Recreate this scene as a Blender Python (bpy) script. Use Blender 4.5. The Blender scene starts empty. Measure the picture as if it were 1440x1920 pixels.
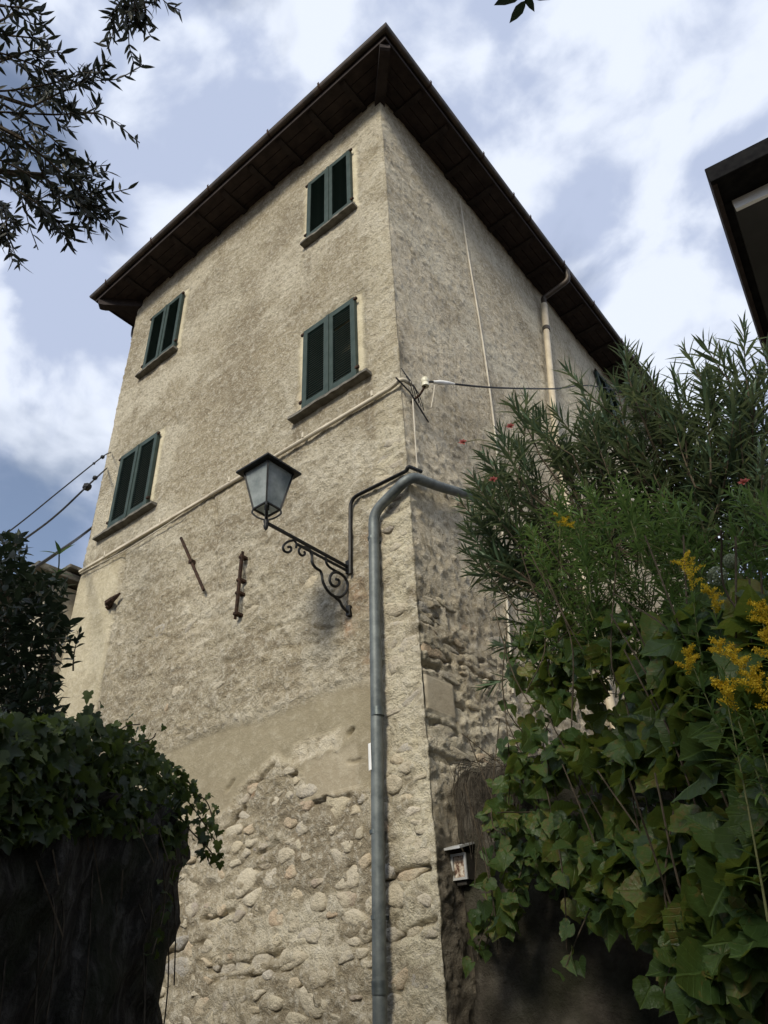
import bpy, bmesh, math, random
import numpy as np
from mathutils import Vector, Matrix

random.seed(7)
rng = np.random.default_rng(7)
SC = bpy.context.scene
COL = SC.collection
R = math.radians

# ------------------------------------------------------------------ camera
CAM = np.array([2.861, -4.0567, 1.4715])
YAW, PITCH, ROLL, FPX = -0.6572, 0.5893, -0.0494, 1378.66
_cy, _sy, _cp, _sp = math.cos(YAW), math.sin(YAW), math.cos(PITCH), math.sin(PITCH)
F_ = np.array([_sy * _cp, _cy * _cp, _sp])
_r = np.array([_cy, -_sy, 0.0])
_u = np.cross(_r, F_)
R_ = math.cos(ROLL) * _r + math.sin(ROLL) * _u
U_ = -math.sin(ROLL) * _r + math.cos(ROLL) * _u
cam = bpy.data.cameras.new('camera')
cam.sensor_fit = 'VERTICAL'
cam.sensor_height = 36.0
cam.lens = FPX / 1920 * 36.0
cam.clip_start = 0.05
cam.clip_end = 3000
camo = bpy.data.objects.new('camera', cam)
COL.objects.link(camo)
camo.matrix_world = Matrix(((R_[0], U_[0], -F_[0], CAM[0]), (R_[1], U_[1], -F_[1], CAM[1]),
                            (R_[2], U_[2], -F_[2], CAM[2]), (0, 0, 0, 1)))
SC.camera = camo


def ray(x, y):
    return F_ + (x - 720) / FPX * R_ - (y - 960) / FPX * U_


def at(x, y, d):                      # a point of the place seen in this direction at d metres
    v = ray(x, y)
    return CAM + d * v / np.linalg.norm(v)


def onpl(x, y, ax, val):              # a point of the place on an axis plane
    v = ray(x, y)
    return CAM + (val - CAM[ax]) / v[ax] * v


def topx(P):
    d = np.asarray(P) - CAM
    z = d @ F_
    return np.stack([720 + FPX * (d @ R_) / z, 960 - FPX * (d @ U_) / z, z], -1)


# ------------------------------------------------------------------ light
SUN_AZ, SUN_EL = -16.0, 34.0          # degrees from the front wall's normal, height
to_sun = Vector((-math.sin(R(SUN_AZ)) * math.cos(R(SUN_EL)), -math.cos(R(SUN_AZ)) * math.cos(R(SUN_EL)), math.sin(R(SUN_EL))))
W = bpy.data.worlds.new('World')
SC.world = W
W.use_nodes = True
nt = W.node_tree
nt.nodes.clear()
N = nt.nodes.new
LK = nt.links.new
out = N('ShaderNodeOutputWorld')
bg = N('ShaderNodeBackground')
bg.inputs['Strength'].default_value = 0.10
sky = N('ShaderNodeTexSky')
sky.sky_type = 'NISHITA'
sky.sun_disc = False
sky.sun_elevation = R(SUN_EL)
sky.sun_rotation = math.atan2(to_sun.x, to_sun.y)
sky.air_density = 1.0
sky.dust_density = 0.6
tc = N('ShaderNodeTexCoord')
mp = N('ShaderNodeMapping')
mp.inputs['Location'].default_value = (0.35, 0.1, 0.2)
mp.inputs['Scale'].default_value = (1.0, 1.0, 1.5)
LK(tc.outputs['Generated'], mp.inputs['Vector'])
n1 = N('ShaderNodeTexNoise')
n1.inputs['Scale'].default_value = 2.6
n1.inputs['Detail'].default_value = 7.0
n1.inputs['Roughness'].default_value = 0.46
n1.inputs['Distortion'].default_value = 0.35
LK(mp.outputs['Vector'], n1.inputs['Vector'])
n2 = N('ShaderNodeTexNoise')
n2.inputs['Scale'].default_value = 5.2
n2.inputs['Detail'].default_value = 7.0
n2.inputs['Roughness'].default_value = 0.5
n2.inputs['Distortion'].default_value = 0.3
LK(mp.outputs['Vector'], n2.inputs['Vector'])
r1 = N('ShaderNodeValToRGB')          # how much cloud
r1.color_ramp.elements[0].position = 0.37
r1.color_ramp.elements[0].color = (0.22, 0.22, 0.22, 1)
r1.color_ramp.elements[1].position = 0.485
r1.color_ramp.elements[1].color = (1, 1, 1, 1)
r1.color_ramp.interpolation = 'EASE'
LK(n1.outputs['Fac'], r1.inputs['Fac'])
r2 = N('ShaderNodeValToRGB')          # thin bright cloud to thick grey-blue cloud
r2.color_ramp.elements[0].position = 0.43
r2.color_ramp.elements[0].color = (4.0, 4.6, 6.1, 1)
r2.color_ramp.elements[1].position = 0.57
r2.color_ramp.elements[1].color = (6.7, 7.2, 8.2, 1)
r2.color_ramp.interpolation = 'EASE'
LK(n2.outputs['Fac'], r2.inputs['Fac'])
mx = N('ShaderNodeMix')
mx.data_type = 'RGBA'
mx.clamp_result = False
LK(r1.outputs['Color'], mx.inputs[0])
LK(sky.outputs['Color'], mx.inputs[6])
LK(r2.outputs['Color'], mx.inputs[7])
LK(mx.outputs[2], bg.inputs['Color'])
LK(bg.outputs['Background'], out.inputs['Surface'])

sun = bpy.data.lights.new('sun', 'SUN')
sun.energy = 2.6
sun.angle = R(14.0)
sun.color = (1.0, 0.92, 0.77)
suno = bpy.data.objects.new('sun', sun)
COL.objects.link(suno)
suno.rotation_euler = to_sun.to_track_quat('Z', 'Y').to_euler()
suno.location = (2, -10, 15)

SC.view_settings.view_transform = 'Standard'
SC.view_settings.look = 'None'
SC.view_settings.exposure = 0.36
SC.view_settings.gamma = 1.0
SC.view_settings.use_curve_mapping = False
SC.cycles.max_bounces = 8
SC.cycles.transparent_max_bounces = 8

# ------------------------------------------------------------------ helpers


def tag(o, label=None, cat=None, group=None, kind=None):
    if label: o['label'] = label
    if cat: o['category'] = cat
    if group: o['group'] = group
    if kind: o['kind'] = kind
    return o


def link(o, parent=None):
    COL.objects.link(o)
    if parent is not None:
        o.parent = parent
        M = parent_world(parent)
        o.matrix_parent_inverse = M.inverted()
    return o


WORLD = {}


def parent_world(p):
    return WORLD.get(p.name, Matrix.Identity(4))


def empty(name, loc, label, cat, group=None):
    o = bpy.data.objects.new(name, None)
    o.location = tuple(float(v) for v in loc)
    o.empty_display_size = 0.2
    COL.objects.link(o)
    WORLD[o.name] = Matrix.Translation(o.location)
    return tag(o, label, cat, group)


def mesh(name, V, Fc, mat=None, parent=None, smooth=False):
    me = bpy.data.meshes.new(name)
    if isinstance(V, np.ndarray): V = V.tolist()
    if isinstance(Fc, np.ndarray): Fc = Fc.tolist()
    me.from_pydata(V, [], Fc)
    if smooth: me.polygons.foreach_set('use_smooth', [True] * len(me.polygons))
    if mat: me.materials.append(mat)
    me.update()
    o = bpy.data.objects.new(name, me)
    return link(o, parent)


class MB:
    """collects simple solids for ONE part"""
    def __init__(s): s.v = []; s.f = []

    def add(s, V, Fc):
        b = len(s.v)
        s.v += [tuple(map(float, p)) for p in V]
        s.f += [tuple(b + i for i in q) for q in Fc]
        return s

    def box(s, lo, hi):
        x0, y0, z0 = lo; x1, y1, z1 = hi
        return s.add([(x0, y0, z0), (x1, y0, z0), (x1, y1, z0), (x0, y1, z0), (x0, y0, z1), (x1, y0, z1), (x1, y1, z1), (x0, y1, z1)],
                     [(0, 3, 2, 1), (4, 5, 6, 7), (0, 1, 5, 4), (1, 2, 6, 5), (2, 3, 7, 6), (3, 0, 4, 7)])

    def prism(s, poly, z0, z1):
        n = len(poly)
        return s.add([(x, y, z0) for x, y in poly] + [(x, y, z1) for x, y in poly],
                     [tuple(range(n))[::-1], tuple(range(n, 2 * n))] + [(i, (i + 1) % n, n + (i + 1) % n, n + i) for i in range(n)])

    def bar(s, a, b, w, h, up=(0, 0, 1)):
        a = Vector(a); b = Vector(b); d = (b - a).normalized()
        u = Vector(up); sd = d.cross(u)
        if sd.length < 1e-4: sd = d.cross(Vector((0, 1, 0)))
        sd.normalize(); u = sd.cross(d)
        V = []
        for p in (a, b):
            for i, j in ((-1, -1), (1, -1), (1, 1), (-1, 1)): V.append(p + sd * (w / 2 * i) + u * (h / 2 * j))
        return s.add(V, [(0, 1, 2, 3), (7, 6, 5, 4), (0, 4, 5, 1), (1, 5, 6, 2), (2, 6, 7, 3), (3, 7, 4, 0)])

    def tube(s, pts, rad, n=8, caps=True):
        pts = [Vector(p) for p in pts]
        m = len(pts)
        rr = rad if hasattr(rad, '__len__') else [rad] * m
        prev = None; V = []
        for i, p in enumerate(pts):
            d = (pts[min(i + 1, m - 1)] - pts[max(i - 1, 0)])
            if d.length < 1e-9: d = Vector((0, 0, 1))
            d.normalize()
            if prev is None:
                u = d.orthogonal().normalized()
            else:
                u = prev - d * prev.dot(d)
                u = u.normalized() if u.length > 1e-6 else d.orthogonal().normalized()
            prev = u; w = d.cross(u)
            for k in range(n):
                a = 2 * math.pi * k / n
                V.append(p + (u * math.cos(a) + w * math.sin(a)) * rr[i])
        Fc = [(i * n + k, i * n + (k + 1) % n, (i + 1) * n + (k + 1) % n, (i + 1) * n + k) for i in range(m - 1) for k in range(n)]
        if caps: Fc += [tuple(range(n))[::-1], tuple((m - 1) * n + k for k in range(n))]
        return s.add(V, Fc)

    def build(s, name, mat, parent=None, smooth=False, bevel=0):
        o = mesh(name, s.v, s.f, mat, parent, smooth)
        if bevel:
            m = o.modifiers.new('bevel', 'BEVEL'); m.width = bevel; m.segments = 2; m.limit_method = 'ANGLE'
        if smooth:
            try: o.data.set_sharp_from_angle(angle=R(45))
            except Exception: pass
        return o


def round_path(pts, r, n=5):
    """polyline with rounded corners"""
    pts = [Vector(p) for p in pts]
    o = [pts[0]]
    for i in range(1, len(pts) - 1):
        a, b, c = pts[i - 1], pts[i], pts[i + 1]
        q = min(r, (a - b).length * .45, (c - b).length * .45)
        p0 = b + (a - b).normalized() * q; p1 = b + (c - b).normalized() * q
        for k in range(n + 1):
            t = k / n
            o.append(p0 * (1 - t) ** 2 + b * 2 * t * (1 - t) + p1 * t * t)
    o.append(pts[-1])
    return o


def spline(pts, n=6):
    """Catmull-Rom through the points"""
    P = [np.array(p, float) for p in pts]
    P = [2 * P[0] - P[1]] + P + [2 * P[-1] - P[-2]]
    o = []
    for i in range(1, len(P) - 2):
        for k in range(n):
            t = k / n
            o.append(.5 * ((2 * P[i]) + (-P[i - 1] + P[i + 1]) * t + (2 * P[i - 1] - 5 * P[i] + 4 * P[i + 1] - P[i + 2]) * t * t + (-P[i - 1] + 3 * P[i] - 3 * P[i + 1] + P[i + 2]) * t ** 3))
    o.append(P[-2])
    return o


def _h(ix, iy, seed):
    n = (ix.astype(np.int64) * 374761393 + iy.astype(np.int64) * 668265263 + seed * 1442695041) & 0xFFFFFFFF
    n = ((n ^ (n >> 13)) * 1274126177) & 0xFFFFFFFF
    n = ((n ^ (n >> 16)) * 2246822519) & 0xFFFFFFFF
    return ((n ^ (n >> 15)) & 0xFFFFFF) / float(0xFFFFFF)


def vn(x, y, seed=0):
    ix = np.floor(x); iy = np.floor(y); fx = x - ix; fy = y - iy
    fx = fx * fx * (3 - 2 * fx); fy = fy * fy * (3 - 2 * fy)
    a = _h(ix, iy, seed); b = _h(ix + 1, iy, seed); c = _h(ix, iy + 1, seed); d = _h(ix + 1, iy + 1, seed)
    return (a * (1 - fx) + b * fx) * (1 - fy) + (c * (1 - fx) + d * fx) * fy


def fbm(x, y, seed=0, o=4, g=.5):
    s = 0; a = 1; t = 0
    for k in range(o):
        s = s + a * vn(x * 2 ** k + 17.3 * k, y * 2 ** k - 9.1 * k, seed + k); t += a; a *= g
    return s / t


def sstep(a, b, x):
    t = np.clip((x - a) / (b - a), 0, 1)
    return t * t * (3 - 2 * t)


# ------------------------------------------------------------------ materials
MATS = {}


def node_mat(name):
    m = bpy.data.materials.new(name); m.use_nodes = True
    t = m.node_tree; t.nodes.clear()
    o = t.nodes.new('ShaderNodeOutputMaterial'); b = t.nodes.new('ShaderNodeBsdfPrincipled')
    t.links.new(b.outputs[0], o.inputs[0])
    MATS[name] = m
    return m, t, b, o


def noise(t, scale, detail=4, rough=.55, vec=None, dist=0):
    n = t.nodes.new('ShaderNodeTexNoise')
    n.inputs['Scale'].default_value = scale; n.inputs['Detail'].default_value = detail
    n.inputs['Roughness'].default_value = rough; n.inputs['Distortion'].default_value = dist
    if vec is not None: t.links.new(vec, n.inputs['Vector'])
    return n.outputs['Fac']


def ramp(t, fac, stops):
    r = t.nodes.new('ShaderNodeValToRGB'); e = r.color_ramp.elements
    while len(e) < len(stops): e.new(.5)
    for i, (p, c) in enumerate(stops):
        e[i].position = p
        e[i].color = (c, c, c, 1) if isinstance(c, (int, float)) else (*c, 1)
    t.links.new(fac, r.inputs['Fac'])
    return r.outputs['Color']


def mixc(t, fac, a, b, mode='MIX'):
    m = t.nodes.new('ShaderNodeMix'); m.data_type = 'RGBA'; m.blend_type = mode
    for s, v in ((m.inputs[0], fac), (m.inputs[6], a), (m.inputs[7], b)):
        if isinstance(v, (int, float)): s.default_value = v
        elif isinstance(v, tuple): s.default_value = (*v, 1)
        else: t.links.new(v, s)
    return m.outputs[2]


def math_(t, op, a, b=0.0):
    m = t.nodes.new('ShaderNodeMath'); m.operation = op
    for s, v in ((m.inputs[0], a), (m.inputs[1], b)):
        if isinstance(v, (int, float)): s.default_value = v
        else: t.links.new(v, s)
    return m.outputs[0]


def bump(t, b, h, dist, strength=1.0):
    n = t.nodes.new('ShaderNodeBump'); n.inputs['Distance'].default_value = dist; n.inputs['Strength'].default_value = strength
    t.links.new(h, n.inputs['Height']); t.links.new(n.outputs[0], b.inputs['Normal'])


def coords(t, kind='Object'):
    return t.nodes.new('ShaderNodeTexCoord').outputs[kind]


def attr(t, name):
    n = t.nodes.new('ShaderNodeAttribute'); n.attribute_name = name
    return n.outputs['Fac']


def simple(name, c1, c2, scale=8, rough=.7, metal=0, bs=60, bd=.002, spec=.3, lo=.35, hi=.65):
    m, t, b, o = node_mat(name)
    v = coords(t)
    t.links.new(ramp(t, noise(t, scale, 5, .6, v), [(lo, c1), (hi, c2)]), b.inputs['Base Color'])
    b.inputs['Roughness'].default_value = rough; b.inputs['Metallic'].default_value = metal
    b.inputs['Specular IOR Level'].default_value = spec
    if bd: bump(t, b, noise(t, bs, 4, .6, v), bd)
    return m


# old lime render over rubble: 'smooth', 'cream', 'grey' come from the wall's own build
m, t, b, o = node_mat('wall_render')
v = coords(t)
big = noise(t, .55, 4, .6, v, .3)
mid = noise(t, 3.2, 6, .65, v, .4)
mot = noise(t, 10, 5, .7, v, .3)
fin = noise(t, 24, 5, .75, v)
grit = noise(t, 70, 4, .7, v)
base = ramp(t, mid, [(.28, (.30, .255, .17)), (.44, (.47, .415, .30)), (.58, (.56, .505, .38)), (.70, (.68, .625, .49))])
base = mixc(t, ramp(t, big, [(.42, 0.0), (.58, .65)]), base, (.42, .355, .24))
smoothc = ramp(t, mid, [(.3, (.25, .217, .145)), (.7, (.325, .285, .197))])
base = mixc(t, attr(t, 'smooth'), base, smoothc)
creamc = ramp(t, mid, [(.3, (.60, .53, .36)), (.6, (.80, .73, .53))])
base = mixc(t, attr(t, 'cream'), base, creamc)
base = mixc(t, attr(t, 'grey'), base, ramp(t, mid, [(.3, (.50, .43, .31)), (.5, (.63, .555, .42)), (.7, (.72, .65, .51))]))  # 'grey' also brightens the shaded side wall through its colour
base = mixc(t, attr(t, 'damp'), base, (.085, .072, .055))
rust = math_(t, 'MULTIPLY', attr(t, 'rust'), ramp(t, noise(t, 9, 4, .6, v), [(.4, 0.2), (.65, 1.0)]))
base = mixc(t, rust, base, (.46, .26, .15))
base = mixc(t, math_(t, 'MULTIPLY', attr(t, 'stain'), .8), base, (.27, .225, .155))
base = mixc(t, attr(t, 'bleach'), base, (.69, .63, .485))
dry = math_(t, 'SUBTRACT', 1.0, attr(t, 'damp'))
rgh = math_(t, 'MULTIPLY', dry, math_(t, 'SUBTRACT', 1.0, math_(t, 'MULTIPLY', attr(t, 'smooth'), .8)))
base = mixc(t, math_(t, 'MULTIPLY', ramp(t, mot, [(.52, 0.0), (.64, .55)]), rgh), base, (.70, .65, .53))
base = mixc(t, math_(t, 'MULTIPLY', ramp(t, mot, [(.34, .60), (.47, 0.0)]), rgh), base, (.29, .245, .165))
base = mixc(t, math_(t, 'MULTIPLY', ramp(t, fin, [(.53, 0.0), (.64, .65)]), rgh), base, (.74, .69, .57))
base = mixc(t, math_(t, 'MULTIPLY', ramp(t, fin, [(.34, .70), (.46, 0.0)]), rgh), base, (.25, .21, .14))
t.links.new(base, b.inputs['Base Color'])
b.inputs['Roughness'].default_value = .95; b.inputs['Specular IOR Level'].default_value = .1
hh = math_(t, 'ADD', math_(t, 'MULTIPLY', mot, 1.0), math_(t, 'ADD', math_(t, 'MULTIPLY', fin, .9), math_(t, 'MULTIPLY', grit, .5)))
inv = math_(t, 'MULTIPLY', math_(t, 'SUBTRACT', 1.0, math_(t, 'MULTIPLY', attr(t, 'smooth'), .8)), math_(t, 'SUBTRACT', 1.0, math_(t, 'MULTIPLY', attr(t, 'grey'), .45)))
bump(t, b, math_(t, 'MULTIPLY', hh, inv), .042)

# stones showing in the rubble
m, t, b, o = node_mat('rubble_stone')
v = coords(t)
oi = t.nodes.new('ShaderNodeObjectInfo').outputs['Random']
c = ramp(t, oi, [(0, (.50, .445, .335)), (.25, (.56, .505, .395)), (.45, (.42, .385, .32)), (.6, (.55, .485, .35)), (.75, (.48, .37, .26)), (.88, (.33, .315, .29)), (1, (.62, .56, .45))])
wp = t.nodes.new('ShaderNodeNewGeometry').outputs['Position']
c = mixc(t, ramp(t, noise(t, 14, 5, .65, wp), [(.35, .6), (.55, 0.0)]), c, (.34, .295, .21))
c = mixc(t, ramp(t, noise(t, 5, 4, .65, wp), [(.47, 0), (.6, .75)]), c, (.53, .475, .355))
t.links.new(c, b.inputs['Base Color']); b.inputs['Roughness'].default_value = .95; b.inputs['Specular IOR Level'].default_value = .1
bump(t, b, math_(t, 'ADD', noise(t, 30, 5, .65, wp), math_(t, 'MULTIPLY', noise(t, 90, 3, .6, wp), .4)), .022)

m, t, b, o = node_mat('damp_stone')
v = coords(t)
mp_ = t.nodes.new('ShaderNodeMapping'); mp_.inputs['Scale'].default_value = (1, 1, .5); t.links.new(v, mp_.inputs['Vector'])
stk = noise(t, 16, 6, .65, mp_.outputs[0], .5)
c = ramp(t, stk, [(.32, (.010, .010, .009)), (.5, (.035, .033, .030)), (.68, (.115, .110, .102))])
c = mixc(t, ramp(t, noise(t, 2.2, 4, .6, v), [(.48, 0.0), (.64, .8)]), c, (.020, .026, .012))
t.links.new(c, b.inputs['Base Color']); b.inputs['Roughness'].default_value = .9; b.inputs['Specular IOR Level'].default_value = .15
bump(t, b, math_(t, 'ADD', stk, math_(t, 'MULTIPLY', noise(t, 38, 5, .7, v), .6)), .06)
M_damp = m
m, t, b, o = node_mat('garden_wall_stone')
v = coords(t)
c = ramp(t, noise(t, 5, 6, .65, v), [(.3, (.030, .026, .021)), (.55, (.085, .075, .060)), (.75, (.16, .145, .118))])
c = mixc(t, ramp(t, noise(t, 1.7, 4, .6, v), [(.45, 0.0), (.65, .7)]), c, (.030, .034, .018))
t.links.new(c, b.inputs['Base Color']); b.inputs['Roughness'].default_value = .97; b.inputs['Specular IOR Level'].default_value = .08
bump(t, b, noise(t, 22, 6, .7, v), .03)
M_gw = m
M_blk = simple('bitumen_edge', (.010, .010, .011), (.018, .018, .018), 10, .95, 0, 30, 0, .02)

M_shut = simple('shutter_paint', (.030, .050, .044), (.048, .070, .062), 12, .6, 0, 50, .0015, .2)
M_slat = simple('slat_paint', (.034, .060, .053), (.052, .082, .072), 12, .6, 0, 50, .001, .2)
M_dark = simple('dark_room', (.01, .01, .01), (.014, .014, .014), 3, .9, 0, 10, 0)
M_sill = simple('sill_stone', (.10, .095, .08), (.19, .178, .15), 14, .9, 0, 40, .006, .15)
M_wood = simple('eave_timber', (.030, .024, .023), (.050, .040, .037), 9, .85, 0, 50, .003, .2)
M_board = simple('soffit_board', (.030, .023, .022), (.056, .042, .038), 6, .85, 0, 40, .003, .2)
M_gut = simple('gutter_metal', (.045, .038, .030), (.10, .075, .055), 5, .5, .35, 40, .001, .4)
M_tile = simple('roof_tile', (.20, .09, .055), (.33, .17, .11), 6, .9, 0, 30, .006, .2)
M_zinc = simple('galvanised_steel', (.09, .105, .105), (.165, .185, .18), 11, .55, .35, 60, .001, .5)
M_zincd = simple('steel_collar', (.08, .095, .095), (.14, .16, .155), 15, .45, .6, 60, .001, .5)
M_pvc = simple('beige_pipe', (.44, .38, .28), (.58, .51, .38), 6, .5, 0, 40, .001, .3)
M_tap = simple('sticker_white', (.75, .75, .72), (.85, .85, .82), 10, .6, 0, 20, 0)
M_cond = simple('conduit_paint', (.52, .47, .36), (.68, .62, .49), 5, .6, 0, 30, .001, .25)
M_iron = simple('wrought_iron', (.010, .011, .011), (.026, .026, .025), 20, .5, .5, 60, .001, .45)
M_rust = simple('rusty_iron', (.030, .020, .015), (.085, .050, .034), 30, .85, .3, 70, .003, .2)
M_cable = simple('black_cable', (.012, .012, .013), (.024, .024, .024), 10, .6, 0, 30, 0)
M_wire = simple('pale_wire', (.46, .42, .34), (.60, .56, .46), 10, .6, 0, 30, 0)
M_cer = simple('ceramic', (.62, .58, .42), (.75, .72, .58), 10, .3, 0, 30, 0, .5)
M_paint = simple('grey_board', (.040, .044, .046), (.052, .056, .058), 3, .6, 0, 30, .001, .3)
M_trim = simple('pale_trim', (.84, .88, .89), (.90, .93, .94), 4, .6, 0, 30, .001, .3)
M_box = simple('box_metal', (.42, .43, .42), (.58, .59, .58), 12, .4, .2, 60, .001, .5)
M_boxd = simple('box_dark', (.02, .02, .018), (.05, .045, .038), 12, .6, .2, 60, .001, .3)
M_plas = simple('neighbour_plaster', (.62, .58, .50), (.74, .70, .62), 3, .9, 0, 30, .004, .1)
M_earth = simple('earth', (.05, .038, .026), (.11, .085, .058), 4, .97, 0, 20, .03, .1)
M_pave = simple('path_stone', (.09, .083, .072), (.20, .185, .16), 3, .9, 0, 15, .02, .15)
M_bark = simple('bark', (.045, .036, .027), (.13, .108, .08), 18, .95, 0, 40, .012, .1)
M_twig = simple('twig_bark', (.045, .036, .025), (.11, .088, .060), 20, .9, 0, 40, .002, .1)
M_stem = simple('green_stem', (.07, .085, .03), (.13, .13, .055), 14, .8, 0, 40, .001, .2)
M_root = simple('dry_stem', (.022, .019, .015), (.075, .063, .047), 20, .95, 0, 40, .002, .1)

# milky old lantern glass
m, t, b, o = node_mat('lantern_glass')
v = coords(t)
t.links.new(ramp(t, noise(t, 6, 5, .65, v), [(.35, (.30, .35, .35)), (.65, (.62, .67, .66))]), b.inputs['Base Color'])
b.inputs['Roughness'].default_value = .18; b.inputs['Transmission Weight'].default_value = .55; b.inputs['IOR'].default_value = 1.2
b.inputs['Specular IOR Level'].default_value = .6
M_glass = m
m, t, b, o = node_mat('notice_print')
v = coords(t)
t.links.new(ramp(t, noise(t, 38, 3, .6, v), [(.42, (.10, .05, .035)), (.52, (.42, .33, .25)), (.66, (.62, .58, .50))]), b.inputs['Base Color'])
b.inputs['Roughness'].default_value = .5
M_print = m
m, t, b, o = node_mat('bulb_glass')
b.inputs['Base Color'].default_value = (.75, .75, .72, 1); b.inputs['Roughness'].default_value = .2
M_bulb = m


def leafmat(name, stops, trans=.35, rough=.5, tcol=None, spec=.35, veins=False):
    m, t, b, o = node_mat(name)
    g = t.nodes.new('ShaderNodeNewGeometry').outputs['Random Per Island']
    oi = t.nodes.new('ShaderNodeObjectInfo').outputs['Random']
    f = math_(t, 'FRACT', math_(t, 'ADD', g, oi))
    c = ramp(t, f, stops)
    v = coords(t)
    c = mixc(t, ramp(t, noise(t, 20, 3, .6, v), [(.35, .35), (.65, 0.0)]), c, tuple(x * .6 for x in stops[0][1]))
    if veins:                         # midrib and side veins from the leaf's own coordinates
        an = t.nodes.new('ShaderNodeAttribute'); an.attribute_name = 'leafpos'
        sx = t.nodes.new('ShaderNodeSeparateXYZ'); t.links.new(an.outputs['Vector'], sx.inputs[0])
        ax_ = math_(t, 'ABSOLUTE', sx.outputs[0])
        mid_ = ramp(t, ax_, [(0.0, 1.0), (.035, 0.0)])
        w_ = math_(t, 'SINE', math_(t, 'MULTIPLY', math_(t, 'SUBTRACT', sx.outputs[1], math_(t, 'MULTIPLY', ax_, .85)), 34.0))
        sv_ = ramp(t, w_, [(.86, 0.0), (1.0, .35)])
        vn_ = math_(t, 'MAXIMUM', mid_, sv_)
        blot = noise(t, 5, 4, .65, an.outputs['Vector'], .3)
        c = mixc(t, ramp(t, math_(t, 'ADD', blot, math_(t, 'MULTIPLY', f, .25)), [(.73, 0.0), (.80, .75)]), c, (.17, .125, .04))
        c = mixc(t, math_(t, 'MULTIPLY', vn_, .45), c, tuple(min(1, q * 1.9 + .02) for q in stops[2][1]))
        bump(t, b, math_(t, 'ADD', math_(t, 'MULTIPLY', vn_, -1.0), noise(t, 9, 3, .5, an.outputs['Vector'])), .003)
    t.links.new(c, b.inputs['Base Color']); b.inputs['Roughness'].default_value = rough
    b.inputs['Specular IOR Level'].default_value = spec
    tr = t.nodes.new('ShaderNodeBsdfTranslucent')
    t.links.new(mixc(t, .55, c, tcol or tuple(min(1, x * 1.6) for x in stops[-1][1])), tr.inputs['Color'])
    ms = t.nodes.new('ShaderNodeMixShader'); ms.inputs[0].default_value = trans
    t.links.new(b.outputs[0], ms.inputs[1]); t.links.new(tr.outputs[0], ms.inputs[2]); t.links.new(ms.outputs[0], o.inputs[0])
    return m


M_ole = leafmat('oleander_leaf', [(0, (.050, .090, .050)), (.5, (.076, .128, .068)), (.88, (.105, .160, .082)), (1, (.15, .17, .07))], .28, .42)
M_vine = leafmat('vine_leaf', [(0, (.034, .066, .020)), (.45, (.052, .100, .026)), (.8, (.085, .140, .032)), (.95, (.125, .175, .036)), (1, (.19, .21, .045))], .40, .42, (.26, .30, .035), veins=True)
M_gold = leafmat('goldenrod_leaf', [(0, (.052, .105, .030)), (.6, (.084, .155, .040)), (1, (.14, .21, .05))], .35, .55)
M_yel = leafmat('goldenrod_flower', [(0, (.50, .30, .015)), (.6, (.68, .46, .02)), (1, (.80, .60, .05))], .3, .7)
M_pink = leafmat('oleander_flower', [(0, (.55, .10, .09)), (1, (.72, .22, .20))], .3, .6)
M_white = leafmat('pale_bloom', [(0, (.20, .25, .15)), (1, (.36, .40, .28))], .2, .7)
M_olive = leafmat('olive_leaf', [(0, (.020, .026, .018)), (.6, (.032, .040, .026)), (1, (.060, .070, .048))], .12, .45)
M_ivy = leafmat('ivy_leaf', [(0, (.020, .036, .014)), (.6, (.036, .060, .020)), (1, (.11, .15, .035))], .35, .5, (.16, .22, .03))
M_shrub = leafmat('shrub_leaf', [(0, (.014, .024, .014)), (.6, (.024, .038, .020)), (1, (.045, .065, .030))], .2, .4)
M_lemon = leafmat('sprig_leaf', [(0, (.040, .085, .025)), (1, (.065, .125, .035))], .4, .4)

# ------------------------------------------------------------------ ground and raised gardens


def struct(o): return tag(o, kind='structure')


struct(mesh('ground', [(-900, -900, -.12), (900, -900, -.12), (900, 900, -.12), (-900, 900, -.12)], [(0, 1, 2, 3)], M_earth))
pv = MB().prism([(-4.6, -2.5), (-.4, -1.65), (1.95, -4.75), (4.25, -8.1), (6.9, -6.4), (4.7, -3.9), (1.3, .3), (0.2, .3), (0.1, -.1), (-6, -.1), (-7, -2.9)], -.2, -.1)
struct(pv.build('path', M_pave))
struct(MB().prism([(-.62, -2.0), (1.62, -4.98), (3.9, -8.3), (2, -16), (-12, -14), (-10, -4), (-4.7, -2.95)], -.2, 2.28).build('terrain', M_earth))
struct(MB().prism([(.02, .62), (1.45, .62), (1.95, -.12), (5.0, -4.2), (14, -2), (14, 12), (.02, 12)], -.2, 2.55).build('terrain', M_earth))

# ------------------------------------------------------------------ the house
HL, HD, ZT = 5.18, 9.0, 11.40
house = empty('house', (0, 0, 0), 'tall old stone house with rough beige render, green shutters and overhanging dark eaves', 'house')

WINS = [  # x0, x1, z0, z1, sill x0, x1, missing slat
    (-1.238, -.496, 9.36, 10.565, -1.31, -.44),
    (-1.237, -.490, 6.565, 7.73, -1.40, -.33),
    (-4.585, -3.835, 9.31, 10.485, -4.69, -3.80),
    (-4.68, -3.87, 6.60, 7.78, -4.93, -3.70)]
SIDEWIN = (6.05, 6.85, 9.55, 10.85)

# stones of the rubble in wall coordinates (x, z, half width, half height, tilt)
stones = []


def try_stone(x, z, a, b_, tilt, gap=1.0):
    for (X, Z, A, B, T) in stones:
        if ((x - X) / ((a + A) * gap)) ** 2 + ((z - Z) / ((b_ + B) * gap)) ** 2 < 1: return False
    stones.append((x, z, a, b_, tilt)); return True


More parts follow.
